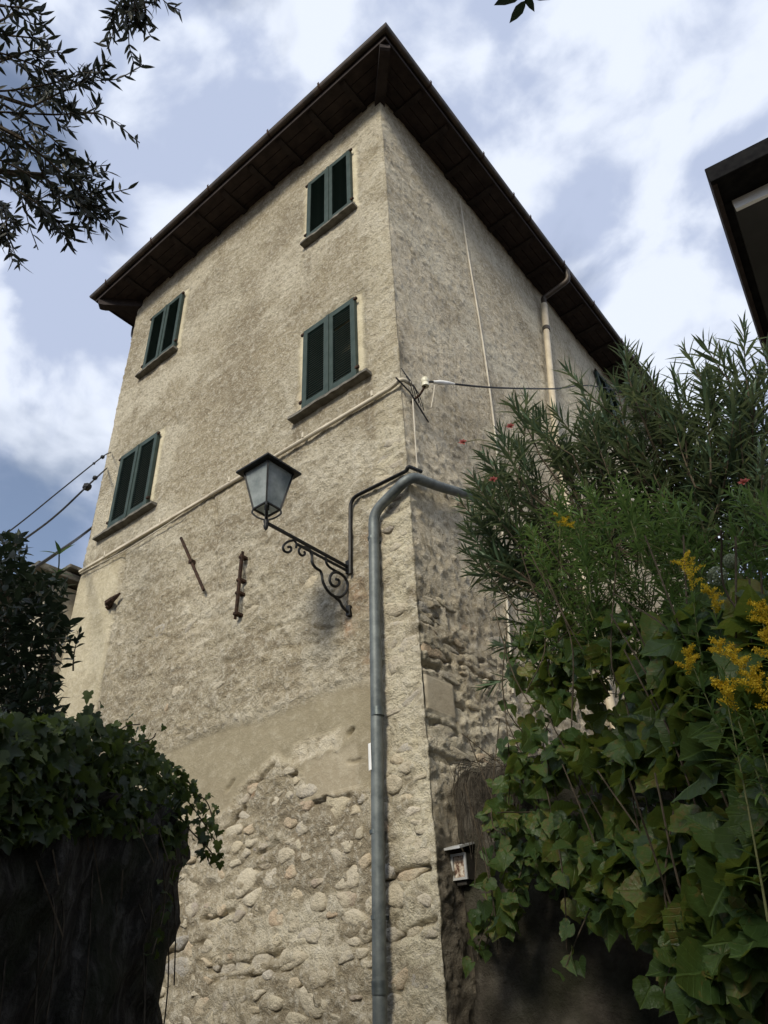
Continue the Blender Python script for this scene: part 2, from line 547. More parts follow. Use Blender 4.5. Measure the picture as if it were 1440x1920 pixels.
def patch_poly(x, z):                 # the smooth cement patch, > 0 inside
    top = 3.50 + .02 * np.sin(x * 5) + .02 * (fbm(x * 6, z * 6, 91) - .5)
    lowl = np.interp(x, [-3.0, -2.6, -2.05, -1.75, -1.45, -1.25, -.95, -.55, -.4], [2.9, 2.86, 2.78, 2.98, 3.12, 2.98, 2.74, 2.70, 2.68]) + .12 * (fbm(x * 7, z * 7, 92) - .5)
    left = -3.25 + .1 * (fbm(x * 3, z * 4, 93) - .5)
    return np.minimum(np.minimum(top - z, z - lowl), np.minimum(x - left, -.36 - x + .06 * (fbm(x * 9, z * 9, 94) - .5)))


srnd = random.Random(11)
for k in range(9000):
    x = srnd.uniform(-3.15, -.06); z = srnd.uniform(1.25, 3.05)
    if float(patch_poly(np.array(x), np.array(z))) > -.05: continue
    big_ = srnd.random()
    a = (.125 if big_ > .8 else .085 if big_ > .4 else .055) * srnd.uniform(.8, 1.25)
    try_stone(x, z, a, a * srnd.uniform(.5, .8), srnd.uniform(-.25, .25), .86)
    if len(stones) > 225: break
n_low = len(stones)
for k in range(500):                  # a few stones above the patch and up the quoin
    if srnd.random() < .93: x, z = srnd.uniform(-.28, -.10), srnd.uniform(3.0, 5.6)
    else: x, z = srnd.uniform(-3.6, -.5), srnd.uniform(3.6, 5.0)
    a = srnd.uniform(.07, .12)
    try_stone(x, z, a, a * srnd.uniform(.45, .65), srnd.uniform(-.2, .2), 1.6 if x < -.4 else 1.0)
    if len(stones) > n_low + 30: break
side_stones = []
for k in range(2500):
    y, z = srnd.uniform(.10, 1.3), srnd.uniform(2.75, 4.1)
    a = srnd.uniform(.09, .20); b_ = a * srnd.uniform(.22, .42)
    if -.1 < y < .60 and 3.10 < z < 3.48: continue
    if all(((y - Y) / (a + A)) ** 2 + ((z - Z) / (b_ + B)) ** 2 > .8 for Y, Z, A, B, T in side_stones):
        side_stones.append((y, z, a, b_, srnd.uniform(-.08, .08)))
    if len(side_stones) > 42: break

# grid: u runs along the front (negative) and then the side (positive)
uf = -np.concatenate([np.arange(0, .5, .016), np.arange(.5, 3.2, .0175), np.arange(3.2, HL, .022), [HL]])[::-1]
us = np.concatenate([np.arange(.016, 1.3, .018), np.arange(1.3, 5, .03), np.arange(5, HD, .06), [HD]])
uu = np.concatenate([uf, us])
zz = np.concatenate([[-.15, .3, .7], np.arange(1.0, 3.8, .0145), np.arange(3.8, 6, .019), np.arange(6, ZT, .024), [ZT]])
UU, ZZ = np.meshgrid(uu, zz)
front = UU <= 0
X = np.where(front, UU, 0); Y = np.where(front, 0, UU)
# relief
wx = UU + .05 * (fbm(UU * 3, ZZ * 3, 3) - .5); wz = ZZ + .05 * (fbm(UU * 3, ZZ * 3, 4) - .5)
rough = 1.0 - .45 * sstep(5.2, 6.2, ZZ)
h = .035 * (fbm(UU * 1.3, ZZ * 1.3, 5, 3) - .5)
h = h + rough * .022 * (fbm(wx * 7, wz * 9, 6, 4, .55) - .5)
trow = fbm((UU + .8 * ZZ) * 10, (ZZ - .5 * UU) * 22, 8, 3) - .5         # slanting trowel strokes
h = h + np.where(front, .008, .007) * trow
lum = np.clip(fbm(wx * 16, wz * 20, 9, 3) - .55, 0, 1) * .075             # pebbles in the render
h = h + lum * rough
smooth = np.zeros_like(h); cream = np.zeros_like(h); grey = np.zeros_like(h); damp = np.zeros_like(h); rust_ = np.zeros_like(h)
# rubble mortar low down
low = np.where(front, sstep(3.15, 2.9, ZZ), sstep(4.3, 3.9, ZZ) * sstep(1.4, .9, UU))
h = h + low * .05 * (fbm(wx * 5, wz * 8, 12, 3) - .62)
midb = np.where(front, sstep(3.4, 3.6, ZZ) * sstep(5.9, 5.2, ZZ), 0)
h = h + midb * .035 * (fbm(wx * 4, wz * 9, 13, 3) - .5)
# smooth cement patch
pp = np.where(front, patch_poly(UU, ZZ), -1)
pm = sstep(-.06, .06, pp)
hs = .013 + .012 * (fbm(UU * 3, ZZ * 3, 21, 3) - .5)
h = h * (1 - pm) + hs * pm
smooth = np.maximum(smooth, pm)
# worn pale scar and greyer repair inside it
c1 = onpl(560, 1425, 1, 0); c2 = onpl(640, 1392, 1, 0)
sc = np.where(front, 1, 0) * sstep(.10, .03, np.abs(ZZ - (3.10 + .06 * (UU + 1.2))) + .10 * (fbm(UU * 9, ZZ * 9, 22) - .5)) * sstep(-1.32, -1.2, UU) * sstep(-.70, -.86, UU)
h -= sc * (.02 + .03 * (fbm(UU * 14, ZZ * 14, 23, 2) - .4)); smooth *= 1 - .8 * sc; grey = np.maximum(grey, sc * .6)
rp = np.where(front, 1, 0) * sstep(-1.16, -1.13, UU) * sstep(-.58, -.62, UU) * sstep(2.71, 2.75, ZZ) * sstep(3.05, 2.98, ZZ - .08 * (UU + 1))
h = h * (1 - rp) + .010 * rp; smooth = np.maximum(smooth, rp); grey = np.maximum(grey, rp * .55)
# smooth plaster strip up the far left, with a groove
st = np.where(front, 1, 0) * sstep(-4.22, -4.30, UU + .03 * (fbm(UU * 2, ZZ * 3, 25) - .5)) * sstep(6.2, 6.0, ZZ)
h = h * (1 - .8 * st) + .012 * st; smooth = np.maximum(smooth, .8 * st); cream = np.maximum(cream, .45 * st)
gr = np.where(front, 1, 0) * np.exp(-((UU + 4.24 + .02 * np.sin(ZZ * 3)) / .03) ** 2) * sstep(6.15, 6.0, ZZ)
h -= .03 * gr
# pale quoin along the corner
qn = np.where(front, sstep(-.46, -.20, UU + .18 * (fbm(UU * 5, ZZ * 4, 27) - .5)), 0) * (.35 + .65 * sstep(6.0, 4.9, ZZ)) * sstep(.25, .45, fbm(UU * 5, ZZ * 5, 28))
cream = np.maximum(cream, 1.0 * qn)
# window surrounds and reveals
for (x0, x1, z0, z1, *_s) in WINS:
    dx = np.maximum(x0 - UU, UU - x1); dz = np.maximum(z0 - ZZ, ZZ - z1)
    d = np.maximum(dx, dz) + .05 * (fbm(UU * 8, ZZ * 8, 31) - .5)
    sm = np.where(front, sstep(.14, .05, d), 0) * np.where(ZZ < z0 - .02, .3, 1)
    h = h * (1 - .85 * sm); smooth = np.maximum(smooth, .85 * sm); cream = np.maximum(cream, .75 * sm)
    ins = front & (dx < -.03) & (dz < -.03)
    h[ins] = -.16
x0, x1, z0, z1 = SIDEWIN
ins = (~front) & (UU > x0 + .03) & (UU < x1 - .03) & (ZZ > z0 + .03) & (ZZ < z1 - .03)
h[ins] = -.16
# brick-coloured scars and rust runs
for (px, py, r_) in [(472, 1485, .035), (575, 745, .10), (672, 1120, .12), (690, 1130, .07), (212, 800, .08), (700, 1010, .10), (560, 1580, .06), (690, 1240, .05), (195, 860, .06), (655, 1175, .07)]:
    q = onpl(px, py, 1, 0)
    mk = np.where(front, np.exp(-(((UU - q[0]) / r_) ** 2 + ((ZZ - q[2]) / (r_ * 1.4)) ** 2)), 0)
    rust_ = np.maximum(rust_, mk * .85)
q = onpl(473, 1487, 1, 0)
mk = np.where(front, sstep(1.2, .7, ((UU - q[0]) / .032) ** 2 + ((ZZ - q[2]) / .045) ** 2), 0)
rust_ = np.maximum(rust_, mk * 1.6); h += .012 * mk
# cracks and open joints


def crack(pts, w, dep):
    P = [onpl(x, y, 1, 0) for x, y in pts]
    for a, c in zip(P[:-1], P[1:]):
        ax, az, cx, cz = a[0], a[2], c[0], c[2]
        mk = front & (UU > min(ax, cx) - .12) & (UU < max(ax, cx) + .12) & (ZZ > min(az, cz) - .12) & (ZZ < max(az, cz) + .12)
        px_ = UU[mk] + .03 * (fbm(UU[mk] * 14, ZZ[mk] * 14, 41) - .5); pz_ = ZZ[mk] + .03 * (fbm(UU[mk] * 14, ZZ[mk] * 14, 42) - .5)
        tt = np.clip(((px_ - ax) * (cx - ax) + (pz_ - az) * (cz - az)) / ((cx - ax) ** 2 + (cz - az) ** 2 + 1e-9), 0, 1)
        dd = np.hypot(px_ - ax - tt * (cx - ax), pz_ - az - tt * (cz - az))
        h[mk] -= dep * np.exp(-(dd / w) ** 2)


crack([(425, 1560), (440, 1535), (455, 1515)], .016, .06)
crack([(460, 1500), (485, 1465), (512, 1435)], .014, .05)
crack([(428, 1482), (440, 1462)], .012, .035)
crack([(585, 1508), (610, 1498), (635, 1505), (655, 1492)], .016, .05)
crack([(545, 1455), (556, 1448)], .016, .05)
crack([(655, 1378), (662, 1370)], .016, .05)
crack([(655, 1430), (678, 1424)], .010, .03)
crack([(722, 1648), (760, 1640), (800, 1628)], .022, .07)
crack([(725, 1760), (770, 1748), (815, 1722)], .016, .05)
crack([(380, 1725), (405, 1720), (432, 1708)], .020, .06)
crack([(400, 1820), (450, 1812), (500, 1795), (528, 1785)], .020, .055)
crack([(400, 1838), (470, 1832), (545, 1815)], .016, .04)
crack([(655, 1630), (665, 1628)], .02, .06)
crack([(300, 1790), (345, 1775), (380, 1768)], .014, .04)
crack([(560, 1850), (590, 1900)], .016, .05)
crack([(480, 1600), (520, 1580)], .014, .04)
crack([(575, 470), (560, 520), (566, 560), (552, 600)], .007, .02)
crack([(400, 930), (412, 985), (402, 1030), (420, 1090), (415, 1130)], .008, .022)
crack([(690, 690), (705, 680)], .012, .03)
crack([(330, 700), (322, 760), (335, 800)], .007, .02)
crack([(500, 1180), (560, 1165), (600, 1180), (640, 1170)], .010, .028)
crack([(250, 1210), (300, 1190), (340, 1200)], .009, .025)
crack([(430, 1240), (520, 1215), (600, 1205)], .009, .024)
crack([(450, 1640), (500, 1625)], .014, .04)
for (y0, z0, y1, z1, w, dp) in [(-.0, 3.88, .22, 3.85, .014, .045), (.0, 3.62, .42, 3.60, .018, .06), (.0, 3.50, .24, 3.49, .018, .055), (.0, 3.08, .42, 3.06, .017, .055), (.35, 3.72, .9, 3.74, .016, .05), (.05, 3.98, .3, 3.95, .018, .055), (.0, 2.86, .3, 2.83, .022, .07), (.3, 3.30, .55, 3.28, .016, .05), (.5, 3.62, 1.0, 3.60, .014, .045)]:
    mk = (~front) & (UU > y0 - .1) & (UU < y1 + .1) & (np.abs(ZZ - z0) < .2)
    tt = np.clip((UU[mk] - y0) / (y1 - y0), 0, 1)
    dd = np.hypot(UU[mk] - y0 - tt * (y1 - y0), ZZ[mk] - z0 - tt * (z1 - z0) + .07 * (fbm(UU[mk] * 12, ZZ[mk] * 5, 43) - .5))
    h[mk] -= dp * np.exp(-(dd / w) ** 2)
# the smooth grey block on the side; whole side painted paler against its shade
blk = np.where(front, 0, 1) * sstep(.42, .38, UU) * sstep(3.14, 3.17, ZZ) * sstep(3.44, 3.41, ZZ)
h = h * (1 - blk) + .002 * blk; smooth = np.maximum(smooth, blk); grey = np.maximum(grey, blk)
grey = np.maximum(grey, np.where(front, 0, .85 - .45 * sstep(7.5, 10, ZZ) * sstep(.2, .38, fbm(UU * .8, ZZ * .8, 55))))
damp = np.maximum(damp, np.where(front, 0, .85 * sstep(2.75, 2.2, ZZ + .5 * (fbm(UU * 4, ZZ * 3, 56) - .5))))  # side wall grows darker towards the bottom, with an uneven edge
# sooty streak of old ties near the side cable
dk = np.where(front, 0, 1) * sstep(.28, .03, UU) * sstep(6.1, 6.4, ZZ) * sstep(7.3, 6.7, ZZ) * fbm(UU * 9, ZZ * 5, 58)
damp = np.maximum(damp, .8 * dk)
# rain streaks under the sills, darker brown below the eaves, grimy and bleached patches
stain = np.zeros_like(h); bleach = np.zeros_like(h)
for (x0, x1, z0, z1, s0, s1) in WINS:
    below = sstep(z0 - 1.5, z0 - .05, ZZ) * (ZZ < z0 - .04)
    edge = np.exp(-((UU - s0 - .06) / .07) ** 2) + np.exp(-((UU - s1 + .06) / .07) ** 2) + .45 * (UU > s0) * (UU < s1)
    stain = np.maximum(stain, np.where(front, 1, 0) * below * edge * sstep(.30, .58, fbm(UU * 13, ZZ * .9, 71, 3)) * 1.0)
stain = np.maximum(stain, sstep(10.2, 11.2, ZZ) * sstep(.35, .65, fbm(UU * 5, ZZ * .7, 72, 3)) * .7)
stain = np.maximum(stain, sstep(.50, .68, fbm(UU * .9, ZZ * 1.1, 73, 5, .6)) * .60)
stain = np.maximum(stain, np.where(front, 1, 0) * sstep(3.2, 2.9, ZZ) * (.25 + .65 * sstep(.42, .62, fbm(UU * 2.2, ZZ * 2.6, 76, 4, .6))))
stain = np.maximum(stain, np.where(front, 1, 0) * sstep(3.5, 3.7, ZZ) * sstep(5.6, 4.6, ZZ) * sstep(.48, .64, fbm(UU * 1.7 + 9, ZZ * 3.4, 77, 4, .6)) * .6)
bleach = sstep(.50, .66, fbm(UU * 1.1 + 30, ZZ * 1.6, 74, 5, .6)) * .70
band = np.where(front, 1, 0) * np.exp(-((ZZ - 8.75 - .10 * np.sin(UU * 4)) / .10) ** 2) * sstep(-3.9, -4.6, UU)
bleach = np.maximum(bleach, band * .9)
bleach *= 1 - np.clip(smooth, 0, 1); stain *= (1 - smooth * .5) * (1 - .75 * qn); bleach = np.maximum(bleach, .35 * qn)
grey = np.where(front, grey * (1 - .5 * smooth), grey)
grey = np.maximum(grey, np.where(front, (1 - smooth) * .25 * sstep(5.8, 5.2, ZZ) * sstep(.4, .6, fbm(UU * .8, ZZ * .8, 75, 3)), 0))
# outward: front -> -Y, side -> +X, mitred round the corner
cw = sstep(.05, 0.0, np.abs(UU)); cn = .03 * (fbm(ZZ * 6, ZZ * 0 + 3, 61, 3) - .5) + .02 * (fbm(ZZ * 22, ZZ * 0 + 5, 62, 2) - .5)
ecx = np.where(front, 0, h); ecy = np.where(front, -h, 0)
ci = int(np.argmin(np.abs(uu)))
hc = h[:, ci:ci + 1]
Xo = X + np.where(front, cw * (np.minimum(hc, .02) + cn), h * (1 - cw) + cw * (np.minimum(hc, .02) + cn))
Yo = Y + np.where(front, -h * (1 - cw) - cw * (np.minimum(hc, .02) + cn), -cw * (np.minimum(hc, .02) + cn))
nz, nu = UU.shape
V = np.stack([Xo, Yo, ZZ], -1).reshape(-1, 3)
I = np.arange(nz * nu).reshape(nz, nu)
Fq = np.stack([I[:-1, :-1], I[:-1, 1:], I[1:, 1:], I[1:, :-1]], -1).reshape(-1, 4)
me = bpy.data.meshes.new('wall')
me.vertices.add(len(V) + 4); me.vertices.foreach_set('co', np.concatenate([V, np.array([(-HL, HD, -.15), (0, HD, -.15), (-HL, HD, ZT), (0, HD, ZT)])]).astype(np.float32).ravel())
nb = len(V)
ex = np.array([[I[0, 0], nb + 0, nb + 2, I[-1, 0]][::-1], [I[0, -1], nb + 0, nb + 2, I[-1, -1]]])
Fq = np.concatenate([Fq, ex])
me.loops.add(Fq.size); me.loops.foreach_set('vertex_index', Fq.astype(np.int32).ravel())
me.polygons.add(len(Fq)); me.polygons.foreach_set('loop_start', np.arange(0, Fq.size, 4, dtype=np.int32))
me.polygons.foreach_set('use_smooth', np.ones(len(Fq), bool))
me.update(calc_edges=True)
for nm, arr in (('smooth', smooth), ('cream', cream), ('grey', grey), ('damp', damp), ('rust', rust_), ('stain', stain), ('bleach', bleach)):
    a_ = me.attributes.new(nm, 'FLOAT', 'POINT')
    a_.data.foreach_set('value', np.concatenate([np.clip(arr, 0, 1).ravel(), np.zeros(4)]).astype(np.float32))
me.materials.append(MATS['wall_render'])
wall = link(bpy.data.objects.new('wall', me), house)


def wall_h(x, z):                     # relief of the front at a point
    i = int(np.argmin(np.abs(zz - z))); j = int(np.argmin(np.abs(uu - x)))
    return float(h[i, j])


# flat-faced stones cut to the room their neighbours leave, bedded in the mortar


def stone_poly(i, S_):
    x, z, a, b_, T = S_[i]
    n_ = 14
    ang = sorted(srnd.uniform(0, 6.283) for _ in range(7)); po = [(1.75 * math.cos(k) * srnd.uniform(.75, 1.0), 1.75 * math.sin(k) * srnd.uniform(.75, 1.0)) for k in ang]
    for j, (X_, Z_, A_, B_, _t) in enumerate(S_):
        if j == i: continue
        dx, dz = (X_ - x) / a, (Z_ - z) / b_
        L_ = math.hypot(dx, dz)
        if L_ > 4.5: continue
        lim = L_ * a / (a + A_) - srnd.uniform(.02, .12)
        nx_, nz_ = dx / L_, dz / L_
        o_ = []
        for k in range(len(po)):
            p0_, p1_ = po[k], po[(k + 1) % len(po)]
            d0, d1 = p0_[0] * nx_ + p0_[1] * nz_ - lim, p1_[0] * nx_ + p1_[1] * nz_ - lim
            if d0 <= 0: o_.append(p0_)
            if (d0 < 0) != (d1 < 0):
                f_ = d0 / (d0 - d1); o_.append((p0_[0] + f_ * (p1_[0] - p0_[0]), p0_[1] + f_ * (p1_[1] - p0_[1])))
        po = o_
        if len(po) < 3: return None
    # even out to 12 points and soften the corners
    pts_ = np.array(po + [po[0]]); sl_ = np.concatenate([[0], np.cumsum(np.hypot(*np.diff(pts_, axis=0).T))])
    tt = np.linspace(0, sl_[-1], 13)[:-1]
    q_ = np.stack([np.interp(tt, sl_, pts_[:, 0]), np.interp(tt, sl_, pts_[:, 1])], 1)
    q_ = .12 * np.roll(q_, 1, 0) + .76 * q_ + .12 * np.roll(q_, -1, 0)
    q_ += np.array([[srnd.gauss(0, .03), srnd.gauss(0, .03)] for _ in range(12)])
    q_ = q_ * np.array([a, b_])
    q_[:, 0] = np.minimum(q_[:, 0], -.025 - x) if S_ is stones else np.maximum(q_[:, 0], .03 - x)
    return q_


def level(sx, sz):
    i = int(np.argmin(np.abs(zz - sz))); j = int(np.argmin(np.abs(uu - sx)))
    return float(np.median(h[max(0, i - 4):i + 5, max(0, j - 4):j + 5]))


def bed_stone(i, S_, side=False):
    q_ = stone_poly(i, S_)
    if q_ is None: return
    x, z, a, b_, T = S_[i]
    lv = level(x, z) + (srnd.uniform(-.013, .009) if z < 3.05 else srnd.uniform(-.012, .002))
    if side: lv = level(x, z) + srnd.uniform(-.012, .001)
    c_ = q_.mean(0)
    tx, tz = srnd.gauss(0, .05), srnd.gauss(0, .07)
    rings = [(1.0, -.05), (.97, -.008), (.86, .003), (.5, .006)]
    V_ = []
    for sc_, d_ in rings:
        for p_ in q_:
            r_ = c_ + (p_ - c_) * sc_
            V_.append((r_[0], -(lv + d_ + (tx * r_[0] + tz * r_[1] + srnd.gauss(0, .0022)) * (1 if d_ > -.02 else 0)), r_[1]))
    V_.append((c_[0], -(lv + .006 + tx * c_[0] + tz * c_[1]), c_[1]))
    F_s = [(k * 12 + m2, k * 12 + (m2 + 1) % 12, k * 12 + 12 + (m2 + 1) % 12, k * 12 + 12 + m2) for k in range(3) for m2 in range(12)] + [(36 + m2, 36 + (m2 + 1) % 12, 48) for m2 in range(12)]
    if side: V_ = [(-p_[1], p_[0], p_[2]) for p_ in V_]
    o = mesh('stone', V_, F_s, MATS['rubble_stone'], None, True)
    o.location = (0, x, z) if side else (x, 0, z)
    o.parent = wall


for i in range(len(stones)): bed_stone(i, stones)
for i in range(len(side_stones)): bed_stone(i, side_stones, True)

# ---- shutters and sills


def slat_mesh(w, name='slat'):
    mb = MB()
    # thin board tilted down towards the street
    mb.add([(0, -.016, -.010), (w, -.016, -.010), (w, .016, .014), (0, .016, .014), (0, -.0135, -.004), (w, -.0135, -.004), (w, .0185, .020), (0, .0185, .020)],
           [(0, 3, 2, 1), (4, 5, 6, 7), (0, 1, 5, 4), (1, 2, 6, 5), (2, 3, 7, 6), (3, 0, 4, 7)])
    m_ = bpy.data.meshes.new(name); m_.from_pydata(mb.v, [], mb.f); m_.materials.append(M_slat)
    return m_


def shutters(x0, x1, z0, z1, n, skip=None, yb=-.012, side=False):
    mid_ = (x0 + x1) / 2
    T = .042; S = .062
    y0, y1 = yb - T, yb
    for L, (a, c) in enumerate(((x0, mid_ - .003), (mid_ + .003, x1))):
        mb = MB()
        if side: bx = lambda lo, hi: mb.box((-hi[1], lo[0], lo[2]), (-lo[1], hi[0], hi[2]))
        else: bx = mb.box
        bx((a, y0, z0), (a + S, y1, z1)); bx((c - S, y0, z0), (c, y1, z1))
        bx((a + S, y0 + .002, z1 - .075), (c - S, y1 - .002, z1)); bx((a + S, y0 + .002, z0), (c - S, y1 - .002, z0 + .10))
        if L == 0: bx((c - .022, y0 - .012, z0 + .01), (c + .016, y0, z1 - .01))     # cover strip over the joint
        leaf = mb.build('shutter', M_shut, house, bevel=.003)
        sm_ = slat_mesh(c - a - 2 * S + .008)
        zs0, zs1 = z0 + .105, z1 - .085
        for k in range(n):
            if skip and (L, k) in skip: continue
            s_ = bpy.data.objects.new('slat', sm_)
            zc = zs0 + (zs1 - zs0) * (k + .5) / n
            if side:
                s_.location = (-(y0 + y1) / 2, a + S - .004, zc); s_.rotation_euler = (0, 0, math.pi / 2)
            else:
                s_.location = (a + S - .004, (y0 + y1) / 2, zc)
            link(s_, leaf)
        for zz_ in (z0 + .12, z1 - .04):       # strap hinges at the outer edge
            hb = MB()
            xx = a if L == 0 else c
            sg = -1 if L == 0 else 1
            if side: hb.box((-y0 - .01, min(xx, xx + sg * .05), zz_ - .012), (-y0 + .01, max(xx, xx + sg * .05), zz_ + .012))
            else: hb.box((min(xx - sg * .01, xx + sg * .035), y0 - .006, zz_ - .014), (max(xx - sg * .01, xx + sg * .035), y0 + .018, zz_ + .014))
            hb.build('hinge', M_rust, leaf)
    db = MB()
    if side: db.box((-.14, x0 + .05, z0 + .05), (-.135, x1 - .05, z1 - .05))
    else: db.box((x0 + .05, .135, z0 + .05), (x1 - .05, .14, z1 - .05))


for k, (x0, x1, z0, z1, s0, s1) in enumerate(WINS):
    shutters(x0, x1, z0, z1, 30, {(1, 23)} if k == 1 else None)
    mb = MB(); n = 14
    for i in range(n):                # slightly worn slab in one piece
        pass
    xs = np.linspace(s0, s1, 15)
    rr_ = random.Random(50 + k)
    Vs = []
    zt = z0 - .004
    for x in xs:
        j1, j2, j3 = rr_.uniform(-.006, .006), rr_.uniform(-.005, .005), rr_.uniform(-.004, .004)
        Vs += [(x, .05, zt + .0), (x, -.085 + j1, zt - .008 + j3), (x, -.09 + j1, zt - .048 + j2), (x, .05, zt - .056 + j2)]
    Fs = [(4 * i + a, 4 * i + (a + 1) % 4, 4 * i + 4 + (a + 1) % 4, 4 * i + 4 + a) for i in range(14) for a in range(4)] + [(3, 2, 1, 0), (56, 57, 58, 59)]
    mb.add(Vs, Fs); mb.build('sill', M_sill, house, bevel=.004)
shutters(*SIDEWIN, 30, side=True)
MB().box((-.05, SIDEWIN[0] - .08, SIDEWIN[2] - .07), (.10, SIDEWIN[1] + .08, SIDEWIN[2] - .004)).build('sill', M_sill, house, bevel=.004)

# ---- eaves


def ring(o):                          # rectangle of the walls pushed out by o
    return [(-HL - o, -o), (o, -o), (o, HD + o), (-HL - o, HD + o)]


ZS = 11.315
offs = [-.06, .075, .205, .335, .475]
for k in range(4):
    a, c = ring(offs[k] + .004), ring(offs[k + 1] - .004)
    for sgm in range(4):
        i, j = sgm, (sgm + 1) % 4
        MB().prism([a[i], a[j], c[j], c[i]], ZS + .003 * (k % 2), ZS + .022).build('soffit_board', M_board, house)


def rafter(p0, p1, w, z0=11.272):
    a = Vector((p0[0], p0[1], 0)); c = Vector((p1[0], p1[1], 0)); d = (c - a).normalized(); s = Vector((-d.y, d.x, 0)) * w / 2
    prof = [(0, z0), ((c - a).length - .10, z0), ((c - a).length - .03, z0 + .015), ((c - a).length, z0 + .035), ((c - a).length, ZS - .002), (0, ZS - .002)]
    V_ = []
    for sg in (-1, 1):
        for q_, z_ in prof: pnt = a + d * q_ + s * sg; V_.append((pnt.x, pnt.y, z_))
    n_ = len(prof)
    MB().add(V_, [tuple(range(n_)), tuple(range(n_, 2 * n_))[::-1]] + [(i, n_ + i, n_ + (i + 1) % n_, (i + 1) % n_) for i in range(n_)]).build('rafter', M_wood, house)


for x in np.arange(-HL + .28, -.1, .58): rafter((x, .08), (x, -.455), .085)
for y in np.arange(.32, HD, .58): rafter((-.08, y), (.455, y), .085)
for y in np.arange(.32, HD, .58): rafter((-HL + .08, y), (-HL - .455, y), .085)
rafter((-.12, .12), (.45, -.45), .13, 11.165)
rafter((-HL + .12, .12), (-HL - .45, -.45), .13, 11.165)
a, c = ring(.476), ring(.496)
MB().box((0, 0, 0), (0, 0, 0))
for sgm in range(4):
    i, j = sgm, (sgm + 1) % 4
    MB().prism([a[i], a[j], c[j], c[i]], 11.29, 11.47).build('fascia', M_wood, house)
# half-round gutter all round
prof = []
for k in range(9):
    th = math.pi + math.pi * k / 8
    prof.append((.532 + .036 * 0 + .048 * math.cos(th), 11.415 + .055 * math.sin(th)))
prof = prof + [(.583, 11.418), (.583, 11.427), (.573, 11.427)]
inner = [(.532 + .044 * math.cos(math.pi + math.pi * k / 8), 11.418 + .051 * math.sin(math.pi + math.pi * k / 8)) for k in range(8, -1, -1)]
prof = prof + inner
gv = []; gf = []
for (o_, z_) in prof:
    gv += [(x, y, z_) for x, y in ring(o_)]
m_ = len(prof)
for i in range(m_):
    for s_ in range(4):
        j = (i + 1) % m_; s2 = (s_ + 1) % 4
        gf.append((4 * i + s_, 4 * i + s2, 4 * j + s2, 4 * j + s_))
gut = mesh('gutter', gv, gf, M_gut, house)


def gutter_strap(p, d):               # p on the wall line, d outward
    mb = MB()
    p = Vector((p[0], p[1], 0)); d = Vector((d[0], d[1], 0)); s = Vector((-d.y, d.x, 0)) * .014
    pr = [(.532 + .056 * math.cos(math.pi + math.pi * k / 8), 11.416 + .063 * math.sin(math.pi + math.pi * k / 8)) for k in range(9)] + [(.592, 11.462)]
    pi_ = [(.532 + .052 * math.cos(math.pi + math.pi * k / 8), 11.416 + .059 * math.sin(math.pi + math.pi * k / 8)) for k in range(9)] + [(.586, 11.466)]
    V_ = []
    for (o_, z_), (o2, z2) in zip(pr, pi_):
        for oo, z3 in ((o_, z_), (o2, z2)):
            for sg in (-1, 1):
                q_ = p + d * oo + s * sg; V_.append((q_.x, q_.y, z3))
    F_q = []
    for i in range(len(pr) - 1):
        b0, b1 = 4 * i, 4 * i + 4
        F_q += [(b0, b0 + 1, b1 + 1, b1), (b0 + 2, b1 + 2, b1 + 3, b0 + 3), (b0, b1, b1 + 2, b0 + 2), (b0 + 1, b0 + 3, b1 + 3, b1 + 1)]
    n_ = 4 * (len(pr) - 1)
    F_q += [(n_, n_ + 1, n_ + 3, n_ + 2)]
    mb.add(V_, F_q).build('gutter_strap', M_rust, gut)


for x in (-5.3, -4.1, -2.75, -1.5, -.55): gutter_strap((x, 0), (0, -1))
for y in (.35, 1.62, 2.45, 2.95, 4.05, 5.15, 6.3, 7.4): gutter_strap((0, y), (1, 0))
# hipped roof with rows of round tiles
rw = .43
ridge_z = 11.48 + (HL / 2 + rw) * math.tan(R(19))
rf = MB()
a = ring(rw)
mx_ = -HL / 2
R0, R1 = (mx_, HL / 2, ridge_z), (mx_, HD - HL / 2, ridge_z)
roofpts = [(x, y, 11.48) for x, y in a] + [R0, R1]
roof = mesh('roof', roofpts, [(0, 1, 4), (1, 2, 5, 4), (2, 3, 5), (3, 0, 4, 5), (0, 3, 2, 1)], M_tile, house)


def tile_rows(e0, e1, up, n, name):
    """one mesh per roof slope: ribs of barrel tiles from eave to ridge, clipped by the hips"""
    e0 = Vector(e0); e1 = Vector(e1); L_ = (e1 - e0).length; d = (e1 - e0).normalized(); up = Vector(up)
    mb = MB()
    k = 0
    x = .1
    while x < L_ - .1:
        run = min(x, L_ - x, HL / 2 + rw)
        p0 = e0 + d * x + Vector((0, 0, .01)); p1 = p0 + up * run
        if run > .15: mb.tube([p0 - up * .05, p1], .085, 6, caps=True)
        x += .2
    return mb.build(name, M_tile, roof)


sl = math.tan(R(19))
tile_rows(roofpts[0], roofpts[1], (0, 1, sl), 0, 'tile_rows')['kind'] = 'stuff'
tile_rows(roofpts[1], roofpts[2], (-1, 0, sl), 0, 'tile_rows')['kind'] = 'stuff'
tile_rows(roofpts[3], roofpts[0], (1, 0, sl), 0, 'tile_rows')['kind'] = 'stuff'
# small gutter outlet pipe curling at the far left corner
pa = onpl(240, 612, 2, 11.2)
ol = MB(); ol.tube(spline([(-HL - .50, .25, 11.36), (-HL - .50, .26, 11.12), (-HL - .42, .27, 11.02), (-HL - .30, .28, 11.0), (-HL - .10, .28, 11.05), (-HL - .05, .28, 10.9), (-HL - .05, .28, 4)], 6), .04, 8)
ol.build('outlet_pipe', M_gut, house, smooth=True)

